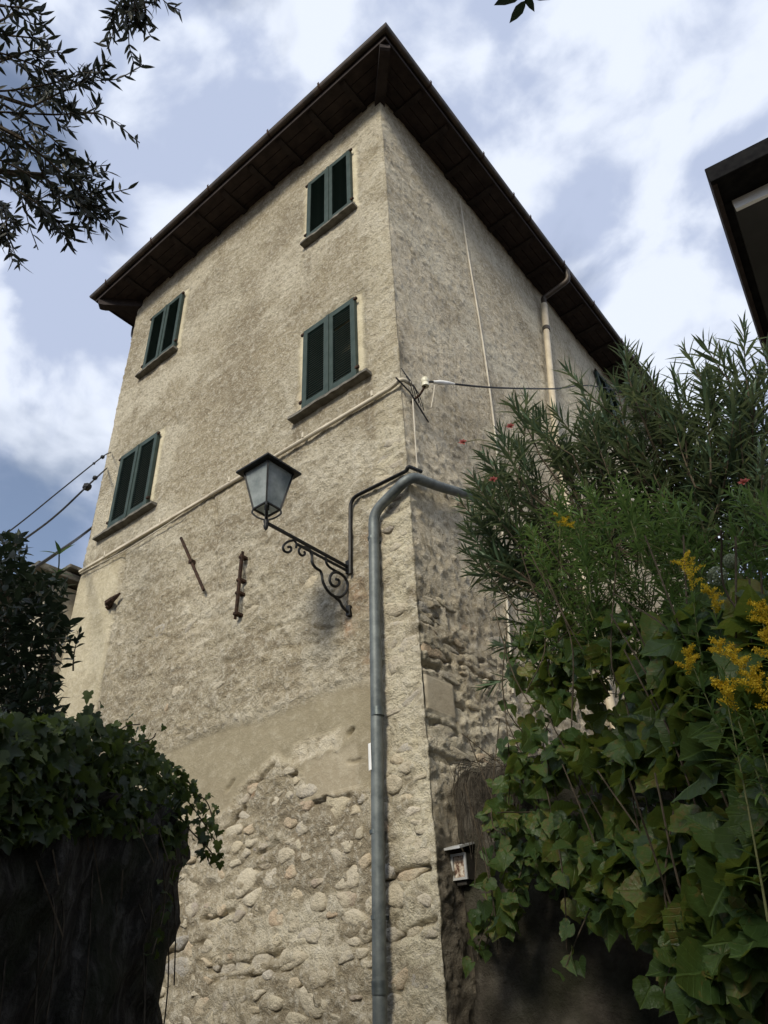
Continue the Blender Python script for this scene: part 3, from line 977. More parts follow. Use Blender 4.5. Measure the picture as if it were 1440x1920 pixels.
# ------------------------------------------------------------------ pipes
# galvanised pipe round the corner and down the front
gp = empty('drainpipe', (-.49, -.10, -.1), 'grey galvanised drainpipe bending round the house corner and running down the front wall', 'drainpipe')
yoff = -.085
p_side = (.10, .95, 5.36)
def fr(px, py, off=yoff): q_ = onpl(px, py, 1, off); return (q_[0], off, q_[2])
top_c = (.085, -.085, 5.05)
pts = [p_side, (.085, .35, 5.17), top_c, fr(700, 962), fr(706, 1330), fr(712, 1900)]
q_ = fr(712, 1900); pts.append((q_[0] - .03, yoff, -.1))
MB().tube(round_path(pts[:3] + pts[3:], .11, 6), .044, 14).build('pipe', M_zinc, gp, smooth=True)
for (px, py, hl) in ((708, 1335, .03), (712, 1852, .035)):
    c_ = Vector(fr(px, py)); MB().tube([c_ - Vector((0, 0, hl)), c_ + Vector((0, 0, hl))], .049, 14).build('collar', M_zincd, gp, smooth=True)
for (px, py) in ((700, 1010), (706, 1560), (709, 1720)):
    c_ = Vector(fr(px, py)); MB().tube([c_ - Vector((0, 0, .012)), c_ + Vector((0, 0, .012))], .0462, 14).box((c_.x - .012, c_.y + .03, c_.z - .012), (c_.x + .012, .02, c_.z + .012)).build('clip', M_zincd, gp)
# curved white sticker
c_ = np.array(fr(703, 1420)); sv = []
for k in range(6):
    th = R(-150 + k * 13)
    for z_ in (-.09, .09): sv.append((c_[0] + .0452 * math.cos(th), c_[1] + .0452 * math.sin(th), c_[2] + z_))
mesh('sticker', sv, [(2 * i, 2 * i + 2, 2 * i + 3, 2 * i + 1) for i in range(5)], M_tap, gp)

# beige downpipe from the side gutter
dp = empty('downpipe', (.09, 3.5, 2.5), 'beige downpipe with swan neck under the side gutter', 'downpipe')
def sd(px, py, off=.09): q_ = onpl(px, py, 0, off); return (off, q_[1], q_[2])
t0 = (.535, 4.18, 11.37)
e1 = sd(1020, 566)
MB().tube(round_path([t0, (.53, 4.20, 11.17), (e1[0], e1[1], e1[2] + .08), e1, sd(1024, 610)], .10, 6), .045, 10).build('swan_neck', M_gut, dp, smooth=True)
b0, b1 = np.array(sd(1020, 572)), np.array(sd(1035, 735))
dv = b1 - b0
MB().tube([b0, b0 + dv * .30], .055, 12).build('pipe_socket', M_pvc, dp, smooth=True)
MB().tube([b0 + dv * .28, b1, b1 + dv * .6, (.09, b1[1] + dv[1] * .7, 2.5)], .048, 12).build('pipe', M_pvc, dp, smooth=True)
MB().tube([b0 + dv * .29, b0 + dv * .33], .06, 12).build('collar', M_gut, dp, smooth=True)

# painted conduit along the front
def line_thing(name, pts, rad, mat_, label, cat, n=8, group=None):
    mb = MB().tube(pts, rad, n)
    o = mb.build(name, mat_, None, smooth=True)
    return tag(o, label, cat, group)


cp = [fr(150, 1072, -.035), fr(400, 925, -.035), fr(600, 806, -.035), fr(735, 726, -.035), (.045, -.045, 6.20), (.05, .10, 6.22)]
cd = empty('wall_conduit', (-5.2, -.03, 6.2), 'pale painted cable conduit running along the front wall below the lower windows', 'conduit')
MB().tube(round_path(cp, .08), .021, 8).build('conduit', M_cond, cd, smooth=True)
for x in (-4.6, -3.5, -2.3, -1.2, -.3):
    MB().box((x - .012, -.062, 6.19), (x + .012, .01, 6.25)).build('clip', M_cond, cd)
# second thin cable hanging off the conduit
line_thing('thin_cable', spline([fr(150, 1076, -.05), fr(235, 1032, -.05), fr(300, 992, -.05), fr(345, 962, -.05)], 5), .007, M_cond, 'thin slack cable just under the pale conduit at the left of the front wall', 'cable')
# dark conduit feeding the lantern
cp = [fr(657, 1076, -.035), fr(657, 935, -.035), fr(762, 883, -.035), (.045, -.045, 5.19), (.045, .14, 5.24)]
line_thing('lamp_conduit', round_path(cp, .10), .017, M_iron, 'dark narrow conduit rising from the lantern bracket and turning round the corner', 'conduit')
# thin pale wires on the side wall
wp_ = [sd(862, 375, .03), sd(880, 490, .03), sd(905, 640, .03), sd(930, 830, .03), sd(948, 1090, .03), sd(962, 1300, .03)]
line_thing('aerial_wire', spline(wp_, 4), .011, M_wire, 'thin pale wire falling down the shaded side wall from the eaves', 'wire', 6)
wp_ = [sd(773, 735, .04), sd(777, 800, .04), sd(783, 890, .04)]
line_thing('corner_wire', spline(wp_, 5), .007, M_wire, 'short pale wire hanging beside the house corner above the grey pipe', 'wire', 6)
# insulator, splice and cable
ins = empty('cable_insulator', sd(797, 717, .0), 'round cream ceramic insulator on an iron arm at the side wall near the corner', 'insulator')
c0 = np.array(sd(797, 717, .16))
mb = MB(); n_ = 14
prf = [(.0, .05), (.028, .05), (.036, .035), (.036, .0), (.030, -.01), (.036, -.02), (.034, -.05), (.0, -.05)]
V_ = []; 
for r_, z_ in prf:
    for k in range(n_): V_.append((c0[0] + r_ * math.cos(2 * math.pi * k / n_), c0[1] + r_ * math.sin(2 * math.pi * k / n_), c0[2] + z_))
mb.add(V_, [(i * n_ + k, i * n_ + (k + 1) % n_, (i + 1) * n_ + (k + 1) % n_, (i + 1) * n_ + k) for i in range(len(prf) - 1) for k in range(n_)])
mb.build('ceramic_knob', M_cer, ins, smooth=True)
MB().tube([(0, c0[1] - .02, c0[2] - .16), (.10, c0[1] - .01, c0[2] - .12), (c0[0], c0[1], c0[2] - .04)], .012, 6).build('arm', M_rust, ins)
MB().tube([(.01, c0[1] - .25, c0[2] - .02), (.05, c0[1] - .1, c0[2] - .12), (.06, c0[1] + .15, c0[2] - .33)], .008, 6).build('brace', M_cable, ins)
s0, s1 = np.array(sd(812, 716, .17)), np.array(sd(852, 720, .2))
line_thing('cable_splice', [s0, s0 * .7 + s1 * .3, s0 * .35 + s1 * .65, s1], [.012, .024, .022, .010], M_tap, 'white cable splice beside the cream insulator on the side wall', 'splice', 8)
cb = [np.array(c0) + (0, .03, .02), s0, s1] + [np.array(sd(x, y, .24)) for x, y in ((900, 725), (960, 728), (1040, 729), (1140, 728))]
cb.append(np.array((.9, 11.0, 12.4)))
line_thing('service_cable', spline(cb, 4), .010, M_cable, 'dark cable stretched from the insulator along the side wall behind the oleander', 'cable', 6)
cw_ = [sd(815, 722, .05), sd(812, 745, .05), sd(808, 765, .04)]
line_thing('drop_wire', spline(cw_, 4), .006, M_wire, 'short loose pale wire dangling below the white splice', 'wire', 6)
tw = MB()
for k in range(5):
    a_ = np.array(sd(752 + k * 3, 690 + k * 5, .03)); b_ = np.array(sd(775 + k * 5, 742 + (k * 37) % 30, .05))
    tw.tube(spline([a_, (a_ + b_) / 2 + (.03, .02 * (k % 3 - 1), 0), b_], 4), .0045, 5)
tag(tw.build('cable_tangle', M_cable), 'tangle of thin dark cables on the corner beside the insulator', 'cables')

# service lines leaving the far left edge
def leftline(pts, rad, label, knot=None):
    g_ = empty('service_line', pts[0], label, 'cable', 'service lines at the left edge of the house')
    MB().tube(spline(pts, 6), rad, 6).build('line', M_cable, g_, smooth=True)
    for kk, (p, r_) in enumerate(knot or []):
        MB().tube([p - np.array((r_, 0, -.3 * r_)), p, p + np.array((r_, 0, -.3 * r_))], [r_ * .35, r_ * .8, r_ * .4], 7).build('clamp', M_cable, g_)
    return g_


q0 = onpl(208, 848, 1, -.02)
leftline([q0, at(190, 858, 8.6), at(110, 922, 8.0), at(15, 998, 7.2), at(-200, 1150, 5.5)], .007, 'thin upper service line leaving the left edge of the house', [(at(192, 857, 8.6), .03), (at(176, 869, 8.5), .02)])
q0 = onpl(200, 878, 1, -.02)
leftline([q0, at(163, 912, 8.4), at(110, 962, 8.0), at(50, 1008, 7.2), at(-200, 1180, 5.5)], .010, 'lower service line with a dark clamp near the left edge of the house', [(at(163, 913, 8.4), .06), (at(178, 896, 8.45), .035)])
qq = onpl(160, 999, 1, .35)
leftline([(-HL + .02, .36, qq[2] + .12), qq, at(105, 1038, 9.0), at(-100, 1176, 7)], .019, 'thick lowest service line below the two thinner ones at the left')

# iron on the front wall
a_, b_ = np.array(fr(339, 1008, -.045)), np.array(fr(382, 1107, -.045))
tie = empty('iron_tie', (a_ + b_) / 2, 'slanting rusty iron tie bar fixed to the front wall below the conduit', 'tie bar')
MB().bar(a_, b_, .026, .024, (0, 1, 0)).build('bar', M_rust, tie, bevel=.004)
mc = a_ * .52 + b_ * .48
MB().box((mc[0] - .024, -.068, mc[2] - .022), (mc[0] + .024, .01, mc[2] + .022)).build('boss', M_rust, tie, bevel=.006)
a_, b_ = np.array(fr(455, 1038, -.05)), np.array(fr(443, 1160, -.05))
brk = empty('iron_bracket', (a_ + b_) / 2, 'upright rusty double iron rail on the front wall left of the lantern bracket', 'bracket')
MB().bar(a_ + (-.016, 0, 0), b_ + (-.016, 0, 0), .012, .026, (0, 1, 0)).build('rail', M_rust, brk)
MB().bar(a_ + (.018, -.015, .01), b_ + (.018, -.015, .03), .012, .026, (0, 1, 0)).build('rail', M_rust, brk)
for f_ in (.06, .42, .62, .93):
    mc = a_ * (1 - f_) + b_ * f_
    MB().box((mc[0] - .026, -.078, mc[2] - .014), (mc[0] + .026, .01, mc[2] + .014)).build('cleat', M_rust, brk, bevel=.004)
c_ = np.array(fr(210, 1128, -.05))
hk = empty('iron_hook', c_, 'small dark rusty hook sticking out of the plaster strip at the far left', 'hook')
MB().tube([(c_[0] - .12, .02, c_[2] - .02), (c_[0] - .05, -.06, c_[2] + .0), (c_[0] + .06, -.08, c_[2] + .0), (c_[0] + .16, -.06, c_[2] + .045)], [.045, .05, .035, .012], 7).build('spike', M_rust, hk)
MB().tube([(c_[0] - .06, -.05, c_[2]), (c_[0] - .05, -.07, c_[2] - .07)], .02, 6).build('stub', M_rust, hk)

# ------------------------------------------------------------------ street lantern
LX = -.664
def lp(px, py, x=LX): q_ = onpl(px, py, 0, x); return (x, q_[1], q_[2])
def zp(X_, Y_): return lp(420 + .375 * X_, 680 + .375 * Y_)
lamp = empty('wall_lantern', (LX, 0, 4.5), 'black wrought iron street lantern on a scrolled wall bracket', 'lantern')
cy = -.945
arm = MB()
p0, p1 = np.array(lp(503, 982)), np.array(lp(657, 1066))
arm.bar(p0, p1, .022, .022); 
p2, p3 = np.array(zp(360, 905)), np.array(zp(625, 1045))
arm.bar(p2 + (0, 0, .0), p3, .018, .018)
arm.build('arm', M_iron, lamp, bevel=.002)
for nm, path, r_ in (
    ('scroll', [(350, 888), (325, 893), (303, 907), (295, 926), (303, 943), (322, 948), (336, 937), (333, 922), (320, 922)], .010),
    ('scroll', [(352, 890), (362, 905), (360, 925)], .009),
    ('scroll', [(432, 938), (412, 925), (388, 922), (375, 935), (378, 955), (393, 965), (405, 955), (400, 942)], .010),
    ('scroll', [(430, 938), (440, 965), (442, 1000), (458, 1025), (482, 1042), (490, 1065), (495, 1095), (515, 1135), (545, 1165), (578, 1172), (604, 1155), (617, 1125), (615, 1095), (598, 1068), (572, 1050), (548, 1050), (532, 1066), (529, 1090), (540, 1112), (560, 1118), (576, 1105), (574, 1088), (560, 1083)], .012),
    ('scroll', [(508, 972), (512, 1000), (528, 1022), (552, 1038), (575, 1050)], .011),
    ('scroll', [(540, 1160), (562, 1178), (580, 1195), (592, 1220), (612, 1240), (628, 1258), (640, 1272)], .012)):
    MB().tube(spline([zp(*q_) for q_ in path], 5), r_, 7).build(nm, M_iron, lamp, smooth=True)
wz0, wz1 = lp(657, 1150)[2] - .03, lp(657, 1060)[2] + .03
MB().box((LX - .02, -.03, wz0), (LX + .02, .02, wz0 + .09)).build('wall_plate', M_iron, lamp, bevel=.003)
MB().box((LX - .02, -.03, wz1 - .12), (LX + .02, .02, wz1)).build('wall_plate', M_iron, lamp, bevel=.003)
zb, zt_ = 4.635, 4.975
hb_, ht_ = .072, .135


def sq(hw, z): return [(LX - hw, cy - hw, z), (LX + hw, cy - hw, z), (LX + hw, cy + hw, z), (LX - hw, cy + hw, z)]


fr_ = MB()
B4, T4 = sq(hb_, zb), sq(ht_, zt_)
for i in range(4):
    fr_.bar(B4[i], T4[i], .014, .014); fr_.bar(B4[i], B4[(i + 1) % 4], .014, .012); fr_.bar(T4[i], T4[(i + 1) % 4], .016, .014)
fr_.build('frame', M_iron, lamp)
for i in range(4):
    c4 = np.array([(LX, cy, 0)] * 4)
    q4 = np.array([B4[i], B4[(i + 1) % 4], T4[(i + 1) % 4], T4[i]])
    q4[:, :2] = c4[:, :2] + (q4[:, :2] - c4[:, :2]) * .985
    q5 = q4.copy(); q5[:, :2] = c4[:, :2] + (q4[:, :2] - c4[:, :2]) * .965
    MB().add(list(q4) + list(q5), [(0, 1, 2, 3), (7, 6, 5, 4), (0, 4, 5, 1), (1, 5, 6, 2), (2, 6, 7, 3), (3, 7, 4, 0)]).build('pane', M_glass, lamp)
rfm = MB()
E4, A4 = sq(.182, zt_ - .005), sq(.05, zt_ + .125)
E4b = sq(.182, zt_ + .012)
rfm.add(E4 + E4b + A4, [(3, 2, 1, 0), (8, 9, 10, 11)] + [(i, (i + 1) % 4, 4 + (i + 1) % 4, 4 + i) for i in range(4)] + [(4 + i, 4 + (i + 1) % 4, 8 + (i + 1) % 4, 8 + i) for i in range(4)])
hood = rfm.build('hood', M_iron, lamp, bevel=.003)
MB().tube([(LX, cy, zt_ + .12), (LX, cy, zt_ + .145), (LX, cy, zt_ + .165)], [.05, .03, .012], 10).build('cap', M_iron, hood)
for i in range(4):                    # little claws from the body to the finial
    b_ = np.array(B4[i]); cen = np.array((LX, cy, 0))
    o_ = b_ - cen; o_[2] = 0
    pth = [b_, b_ + (0, 0, -.035) + o_ * .05, cen * (1, 1, 0) + o_ * .62 + (0, 0, zb - .075), cen * (1, 1, 0) + o_ * .15 + (0, 0, zb - .095)]
    MB().tube(spline(pth, 4), .008, 6).build('claw', M_iron, lamp, smooth=True)
MB().tube([(LX, cy, zb - .02), (LX, cy, zb - .09), (LX, cy, zb - .11), (LX, cy, zb - .13), (LX, cy, zb - .15), (LX, cy, zb - .175), (LX, cy, zb - .19)], [.012, .014, .022, .014, .02, .014, .003], 9).build('finial', M_iron, lamp, smooth=True)
MB().tube([(LX, cy, zb + .0), (LX, cy, zb + .06)], .02, 9).build('lamp_holder', M_iron, lamp)
MB().tube([(LX, cy, zb + .06), (LX, cy, zb + .085), (LX, cy, zb + .125), (LX, cy, zb + .16), (LX, cy, zb + .175)], [.014, .024, .033, .022, .004], 10).build('bulb', M_bulb, lamp, smooth=True)

# ------------------------------------------------------------------ garden walls


def wall_sweep(name, path, zfn, thick, mat_, label, seed, z0=-.15, ds=.035, relief=.07, batter=0.0):
    """retaining wall: rough face on the right-hand side of the path, rounded top, plain back"""
    P = [np.array(p, float) for p in path]
    pts = []
    for a, c in zip(P[:-1], P[1:]):
        n_ = max(2, int(np.linalg.norm(c - a) / ds))
        pts += [a + (c - a) * k / n_ for k in range(n_)]
    pts.append(P[-1]); pts = np.array(pts)
    for _ in range(6):
        pts[1:-1] = .25 * pts[:-2] + .5 * pts[1:-1] + .25 * pts[2:]
    tg = np.gradient(pts, axis=0); tg /= np.linalg.norm(tg, axis=1)[:, None]
    nr = np.stack([tg[:, 1], -tg[:, 0]], 1)           # right-hand side
    s = np.concatenate([[0], np.cumsum(np.linalg.norm(np.diff(pts, axis=0), axis=1))])
    top = zfn(s)
    Vv = []
    nf = 70
    for k in range(nf):
        f_ = k / (nf - 1)
        z_ = z0 + (top - .12 - z0) * f_
        dsp = relief * (fbm(s * 3.2, z_ * 4.5, seed, 4) - .35) + relief * .8 * np.clip(fbm(s * 6, z_ * 9, seed + 7, 2) - .5, 0, 1) + batter * f_ ** 3
        Vv.append(np.stack([pts[:, 0] + nr[:, 0] * dsp, pts[:, 1] + nr[:, 1] * dsp, z_ + 0 * s], 1))
    for k in range(1, 9):
        th = math.pi * k / 9
        o_ = thick / 2 - thick / 2 * math.cos(th)
        dz = .12 * math.sin(th) * 1.0
        j = .04 * (fbm(s * 5, 0 * s + k, seed + 20, 3) - .5)
        Vv.append(np.stack([pts[:, 0] - nr[:, 0] * o_, pts[:, 1] - nr[:, 1] * o_, top - .12 + dz + j], 1))
    Vv.append(np.stack([pts[:, 0] - nr[:, 0] * thick, pts[:, 1] - nr[:, 1] * thick, top * 0 + z0], 1))
    A = np.array(Vv); m_, n_ = A.shape[:2]
    I_ = np.arange(m_ * n_).reshape(m_, n_)
    Fq_ = np.stack([I_[:-1, :-1], I_[:-1, 1:], I_[1:, 1:], I_[1:, :-1]], -1).reshape(-1, 4).tolist()
    Fq_ += [tuple(I_[:, 0]), tuple(I_[::-1, -1])]
    o = mesh(name, A.reshape(-1, 3), Fq_, mat_, None, True)
    return tag(o, label, 'wall')


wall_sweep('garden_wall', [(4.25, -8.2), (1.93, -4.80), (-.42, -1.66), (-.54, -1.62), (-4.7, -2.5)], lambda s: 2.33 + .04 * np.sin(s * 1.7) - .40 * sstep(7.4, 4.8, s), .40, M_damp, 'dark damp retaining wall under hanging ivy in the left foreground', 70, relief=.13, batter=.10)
wall_sweep('garden_wall', [(.03, .27), (1.36, .27), (1.48, .17), (3.75, -3.05), (5.2, -5.2)], lambda s: 2.80 - .22 * sstep(.6, 1.6, s) - .1 * np.sin(s * 1.3) * sstep(.5, 2, s), .42, M_gw, 'stained retaining wall under the hanging vine, joining the shaded side of the house', 80, relief=.10)

# notice box on the right-hand garden wall
YW = .235
bx0, bx1 = onpl(844, 1605, 1, YW - .07)[0], onpl(871, 1598, 1, YW - .07)[0]
bz0, bz1 = onpl(848, 1652, 1, YW - .07)[2], onpl(846, 1602, 1, YW - .07)[2]
nbx = empty('notice_box', ((bx0 + bx1) / 2, YW, bz0), 'small grey metal box with a slanting lid on the garden wall by the house corner', 'box')
bd = MB()
T_ = .010
y0_, y1_ = YW - .07, YW + .03
bd.box((bx0, y0_ + .012, bz0), (bx0 + T_, y1_, bz1)); bd.box((bx1 - T_, y0_ + .012, bz0), (bx1, y1_, bz1)); bd.box((bx0 + T_, y0_ + .012, bz0), (bx1 - T_, y1_, bz0 + T_)); bd.box((bx0 + T_, y1_ - .01, bz0 + T_), (bx1 - T_, y1_, bz1))
bd.build('case', M_boxd, nbx)
ff = MB(); w_ = .014
ff.box((bx0 - .002, y0_, bz0), (bx0 + w_, y0_ + .011, bz1)); ff.box((bx1 - w_, y0_, bz0), (bx1 + .002, y0_ + .011, bz1)); ff.box((bx0 + w_, y0_ + .001, bz0), (bx1 - w_, y0_ + .011, bz0 + w_)); ff.box((bx0 + w_, y0_ + .001, bz1 - w_), (bx1 - w_, y0_ + .011, bz1))
ff.build('frame', M_box, nbx)
MB().box((bx0 + w_, y0_ + .016, bz0 + w_), (bx1 - w_, y0_ + .020, bz1 - w_)).build('printed_card', M_print, nbx)
ld = MB()
zl = bz1 + .002
ld.add([(bx0 - .016, y1_, zl + .055), (bx1 + .016, y1_, zl + .055), (bx1 + .016, y0_ - .075, zl + .012), (bx0 - .016, y0_ - .075, zl + .012),
        (bx0 - .016, y1_, zl + .067), (bx1 + .016, y1_, zl + .067), (bx1 + .016, y0_ - .075, zl + .026), (bx0 - .016, y0_ - .075, zl + .026)],
       [(0, 1, 2, 3), (7, 6, 5, 4), (0, 4, 5, 1), (1, 5, 6, 2), (2, 6, 7, 3), (3, 7, 4, 0)])
ld.build('lid', M_box, nbx)
MB().box((bx0 + .02, y0_ + .02, bz0 - .03), (bx1 - .02, y1_, bz0 - .001)).build('base', M_boxd, nbx, bevel=.004)

# ------------------------------------------------------------------ neighbouring building at the right
ZN = 8.0
nb_ = empty('neighbour_house', (4.6, 2.5, 2.5), 'neighbouring house at the right edge with a dark flat roof overhang and pale trim', 'house')
ZE = ZN + .22
C0 = onpl(1325, 318, 2, ZE)[:2]; Ea = onpl(1440, 260, 2, ZE)[:2]; Eb = onpl(1440, 680, 2, ZE)[:2]
da = (Ea - C0) / np.linalg.norm(Ea - C0); db_ = (Eb - C0) / np.linalg.norm(Eb - C0)
q2 = lambda a, c: tuple(C0 + da * a + db_ * c)
LA, LB = 6.0, 8.0
MB().prism([q2(0, 0), q2(LA, 0), q2(LA, LB), q2(0, LB)], ZN + .10, ZN + .20).build('roof', M_blk, nb_)
MB().prism([q2(-.02, -.02), q2(LA, -.02), q2(LA, .03), q2(-.02, .03)], ZN + .0, ZN + .22).build('fascia', M_blk, nb_, bevel=.008)
MB().prism([q2(-.02, .032), q2(.03, .032), q2(.03, LB), q2(-.02, LB)], ZN + .0, ZN + .22).build('fascia', M_wood, nb_, bevel=.008)
MB().prism([q2(.032, .034), q2(LA, .034), q2(LA, .34), q2(.032, .34)], ZN + .03, ZN + .098).build('soffit_board', M_blk, nb_)
MB().prism([q2(.032, .343), q2(.11, .343), q2(.11, LB), q2(.032, LB)], ZN + .03, ZN + .098).build('soffit_board', M_blk, nb_)
MB().prism([q2(.112, .343), q2(LA, .343), q2(LA, .385), q2(.112, .385)], ZN - .10, ZN + .098).build('trim', M_trim, nb_)
MB().prism([q2(.112, .388), q2(LA, .388), q2(LA, LB), q2(.112, LB)], ZN + .035, ZN + .098).build('soffit_panel', M_paint, nb_)
MB().prism([q2(.9, 1.2), q2(LA, 1.2), q2(LA, LB), q2(.9, LB)], 2.4, ZN + .034).build('wall', M_plas, nb_)  # unseen wall, made pale to bounce light onto the house's side

# low stone shed beyond the far-left corner
sh = empty('stone_shed', (-5.9, 1.2, 0), 'low stone outbuilding with slab roof glimpsed past the left edge of the house', 'shed')
sa = at(128, 1075, 10.6)
MB().box((sa[0] - 4, sa[1] - .2, -.1), (sa[0] + .15, sa[1] + 3, sa[2] - .28)).build('wall', MATS['rubble_stone'], sh)
rr_ = random.Random(5)
for k in range(7):
    x1_ = sa[0] + .3 - k * .48
    MB().box((x1_ - .47, sa[1] - .5 - rr_.uniform(0, .08), sa[2] - .26 + .03 * rr_.random()), (x1_, sa[1] + 2, sa[2] - .18 + .04 * rr_.random())).build('roof_slab', M_sill, sh, bevel=.01)
    MB().box((x1_ - .40, sa[1] - .1 - rr_.uniform(0, .08), sa[2] - .13 + .02 * rr_.random()), (x1_ + .06, sa[1] + 2.2, sa[2] - .06)).build('roof_slab', M_sill, sh, bevel=.01)

# ------------------------------------------------------------------ plants


def lance(w, bend=.14, fold=.25):
    ys = [0, .14, .38, .68, 1.0]; ws = [.12, .62, 1.0, .72, 0]
    V_ = []; 
    for y_, k in zip(ys[:-1], ws[:-1]):
        z_ = -bend * y_ * y_
        V_ += [(-w / 2 * k, y_, z_ + fold * w * .5 * k), (0, y_, z_), (w / 2 * k, y_, z_ + fold * w * .5 * k)]
    V_.append((0, 1, -bend))
    Fc = []
    for i in range(3):
        b_ = 3 * i; Fc += [(b_, b_ + 1, b_ + 4, b_ + 3), (b_ + 1, b_ + 2, b_ + 5, b_ + 4)]
    Fc += [(9, 10, 12), (10, 11, 12)]
    return np.array(V_), Fc


def lobed(outline, cup=.5, bend=.2, wav=.05):
    """leaf with a toothed outline, an inner ring and a centre, gently cupped and wavy"""
    n_ = len(outline)
    zf = lambda x_, y_: cup * x_ * x_ - bend * max(y_, 0) ** 2 + wav * math.sin(7 * x_ + 2.0) * math.sin(6 * y_) - .10 * math.exp(-(x_ / .08) ** 2) * .4
    cx, cy_ = 0, .34
    inner = [((outline[i][0] - cx) * .5 + cx, (outline[i][1] - cy_) * .5 + cy_) for i in range(0, n_, 2)]
    V_ = [(x_, y_, zf(x_, y_)) for x_, y_ in outline] + [(x_, y_, zf(x_, y_)) for x_, y_ in inner] + [(cx, cy_, zf(cx, cy_))]
    Fc = []; m_ = len(inner)
    for k in range(m_):
        a_, b_, c_ = 2 * k, (2 * k + 1) % n_, (2 * k + 2) % n_
        p_, q_ = n_ + k, n_ + (k + 1) % m_
        Fc += [(a_, b_, p_), (b_, q_, p_), (b_, c_, q_), (p_, q_, n_ + m_)]
    return np.array(V_), Fc


vo = [(0, .04), (.08, -.11), (.23, -.17), (.36, -.13), (.49, -.04), (.53, .10), (.60, .26), (.54, .38), (.50, .54), (.36, .62), (.26, .78), (.11, .88), (0, 1.04)]
vo2 = vo + [(-x_, y_) for x_, y_ in vo[-2:0:-1]]
VINES = [lobed(vo2, .45, .25, .05), lobed(vo2, .95, .55, .09), lobed([(x_ * .92 + .05 * y_, y_) for x_, y_ in vo2], -.45, .40, .10), lobed([(x_ * 1.08, y_ * .92 - .04 * x_) for x_, y_ in vo2], .2, -.15, .12)]
io = [(0, 0), (.18, -.14), (.40, -.10), (.52, .16), (.34, .30), (.50, .52), (.24, .56), (.14, .80), (0, 1.0)]
IVY = lobed(io + [(-x_, y_) for x_, y_ in io[-2:0:-1]], .3, .15, .03)
OLE = lance(.125, .14)
GLD = lance(.15, .30)
OLV = lance(.25, .08)
OVAL = lance(.42, .16)
PETAL = lance(.55, .2)


def unit(a): return a / (np.linalg.norm(a, axis=-1, keepdims=True) + 1e-9)


def frames(D, Nn):
    D = unit(D); X_ = unit(np.cross(D, Nn)); Z_ = np.cross(X_, D)
    return X_, D, Z_


def leaf_cloud(tmpl, P, D, Nn, S, mat_, parent, top=300, leafname='leaf', restname='foliage', maxd=99):
    P, D, Nn, S = map(np.asarray, (P, D, Nn, S))
    X_, Y_, Z_ = frames(D, Nn)
    px = topx(P)
    inf = (px[:, 0] > -20) & (px[:, 0] < 1460) & (px[:, 1] > -20) & (px[:, 1] < 1940) & (px[:, 2] > .3)
    score = np.where(inf, S / np.maximum(px[:, 2], .3), -1)
    order = np.argsort(-score)
    pick = [i for i in order[:top] if score[i] > 0]
    V0, F0 = tmpl
    me_ = bpy.data.meshes.new(leafname); me_.from_pydata(V0.tolist(), [], F0); me_.materials.append(mat_)
    me_.polygons.foreach_set('use_smooth', [True] * len(me_.polygons))
    me_.attributes.new('leafpos', 'FLOAT_VECTOR', 'POINT').data.foreach_set('vector', V0.astype(np.float32).ravel())
    for i in pick:
        o = bpy.data.objects.new(leafname, me_)
        s_ = S[i]
        COL.objects.link(o); o.parent = parent
        M_ = Matrix(((X_[i, 0] * s_, Y_[i, 0] * s_, Z_[i, 0] * s_, P[i, 0]), (X_[i, 1] * s_, Y_[i, 1] * s_, Z_[i, 1] * s_, P[i, 1]), (X_[i, 2] * s_, Y_[i, 2] * s_, Z_[i, 2] * s_, P[i, 2]), (0, 0, 0, 1)))
        o.matrix_basis = parent_world(parent).inverted() @ M_
    rest = np.setdiff1d(np.arange(len(P)), pick)
    if len(rest):
        B_ = np.stack([X_, Y_, Z_], 1)[rest]                     # n,3(axis),3
        VV = (np.einsum('vk,nkc->nvc', V0, B_) * S[rest][:, None, None] + P[rest][:, None, :]).reshape(-1, 3)
        nv = len(V0)
        FF = []
        base_ = [tuple(q_) for q_ in F0]
        for k in range(len(rest)):
            b_ = k * nv
            FF += [tuple(b_ + i for i in q_) for q_ in base_]
        o = mesh(restname, VV, FF, mat_, parent, True); tag(o, kind='stuff')
        o.data.attributes.new('leafpos', 'FLOAT_VECTOR', 'POINT').data.foreach_set('vector', np.tile(V0, (len(rest), 1)).astype(np.float32).ravel())
    return len(P)


def inpoly(x, y, poly):
    c_ = False; n_ = len(poly); j = n_ - 1
    for i in range(n_):
        xi, yi = poly[i]; xj, yj = poly[j]
        if (yi > y) != (yj > y) and x < (xj - xi) * (y - yi) / (yj - yi) + xi: c_ = not c_
        j = i
    return c_


def sample(poly, n_, rnd):
    xs = [p[0] for p in poly]; ys = [p[1] for p in poly]; o = []
    while len(o) < n_:
        x, y = rnd.uniform(min(xs), max(xs)), rnd.uniform(min(ys), max(ys))
        if inpoly(x, y, poly): o.append((x, y))
    return o


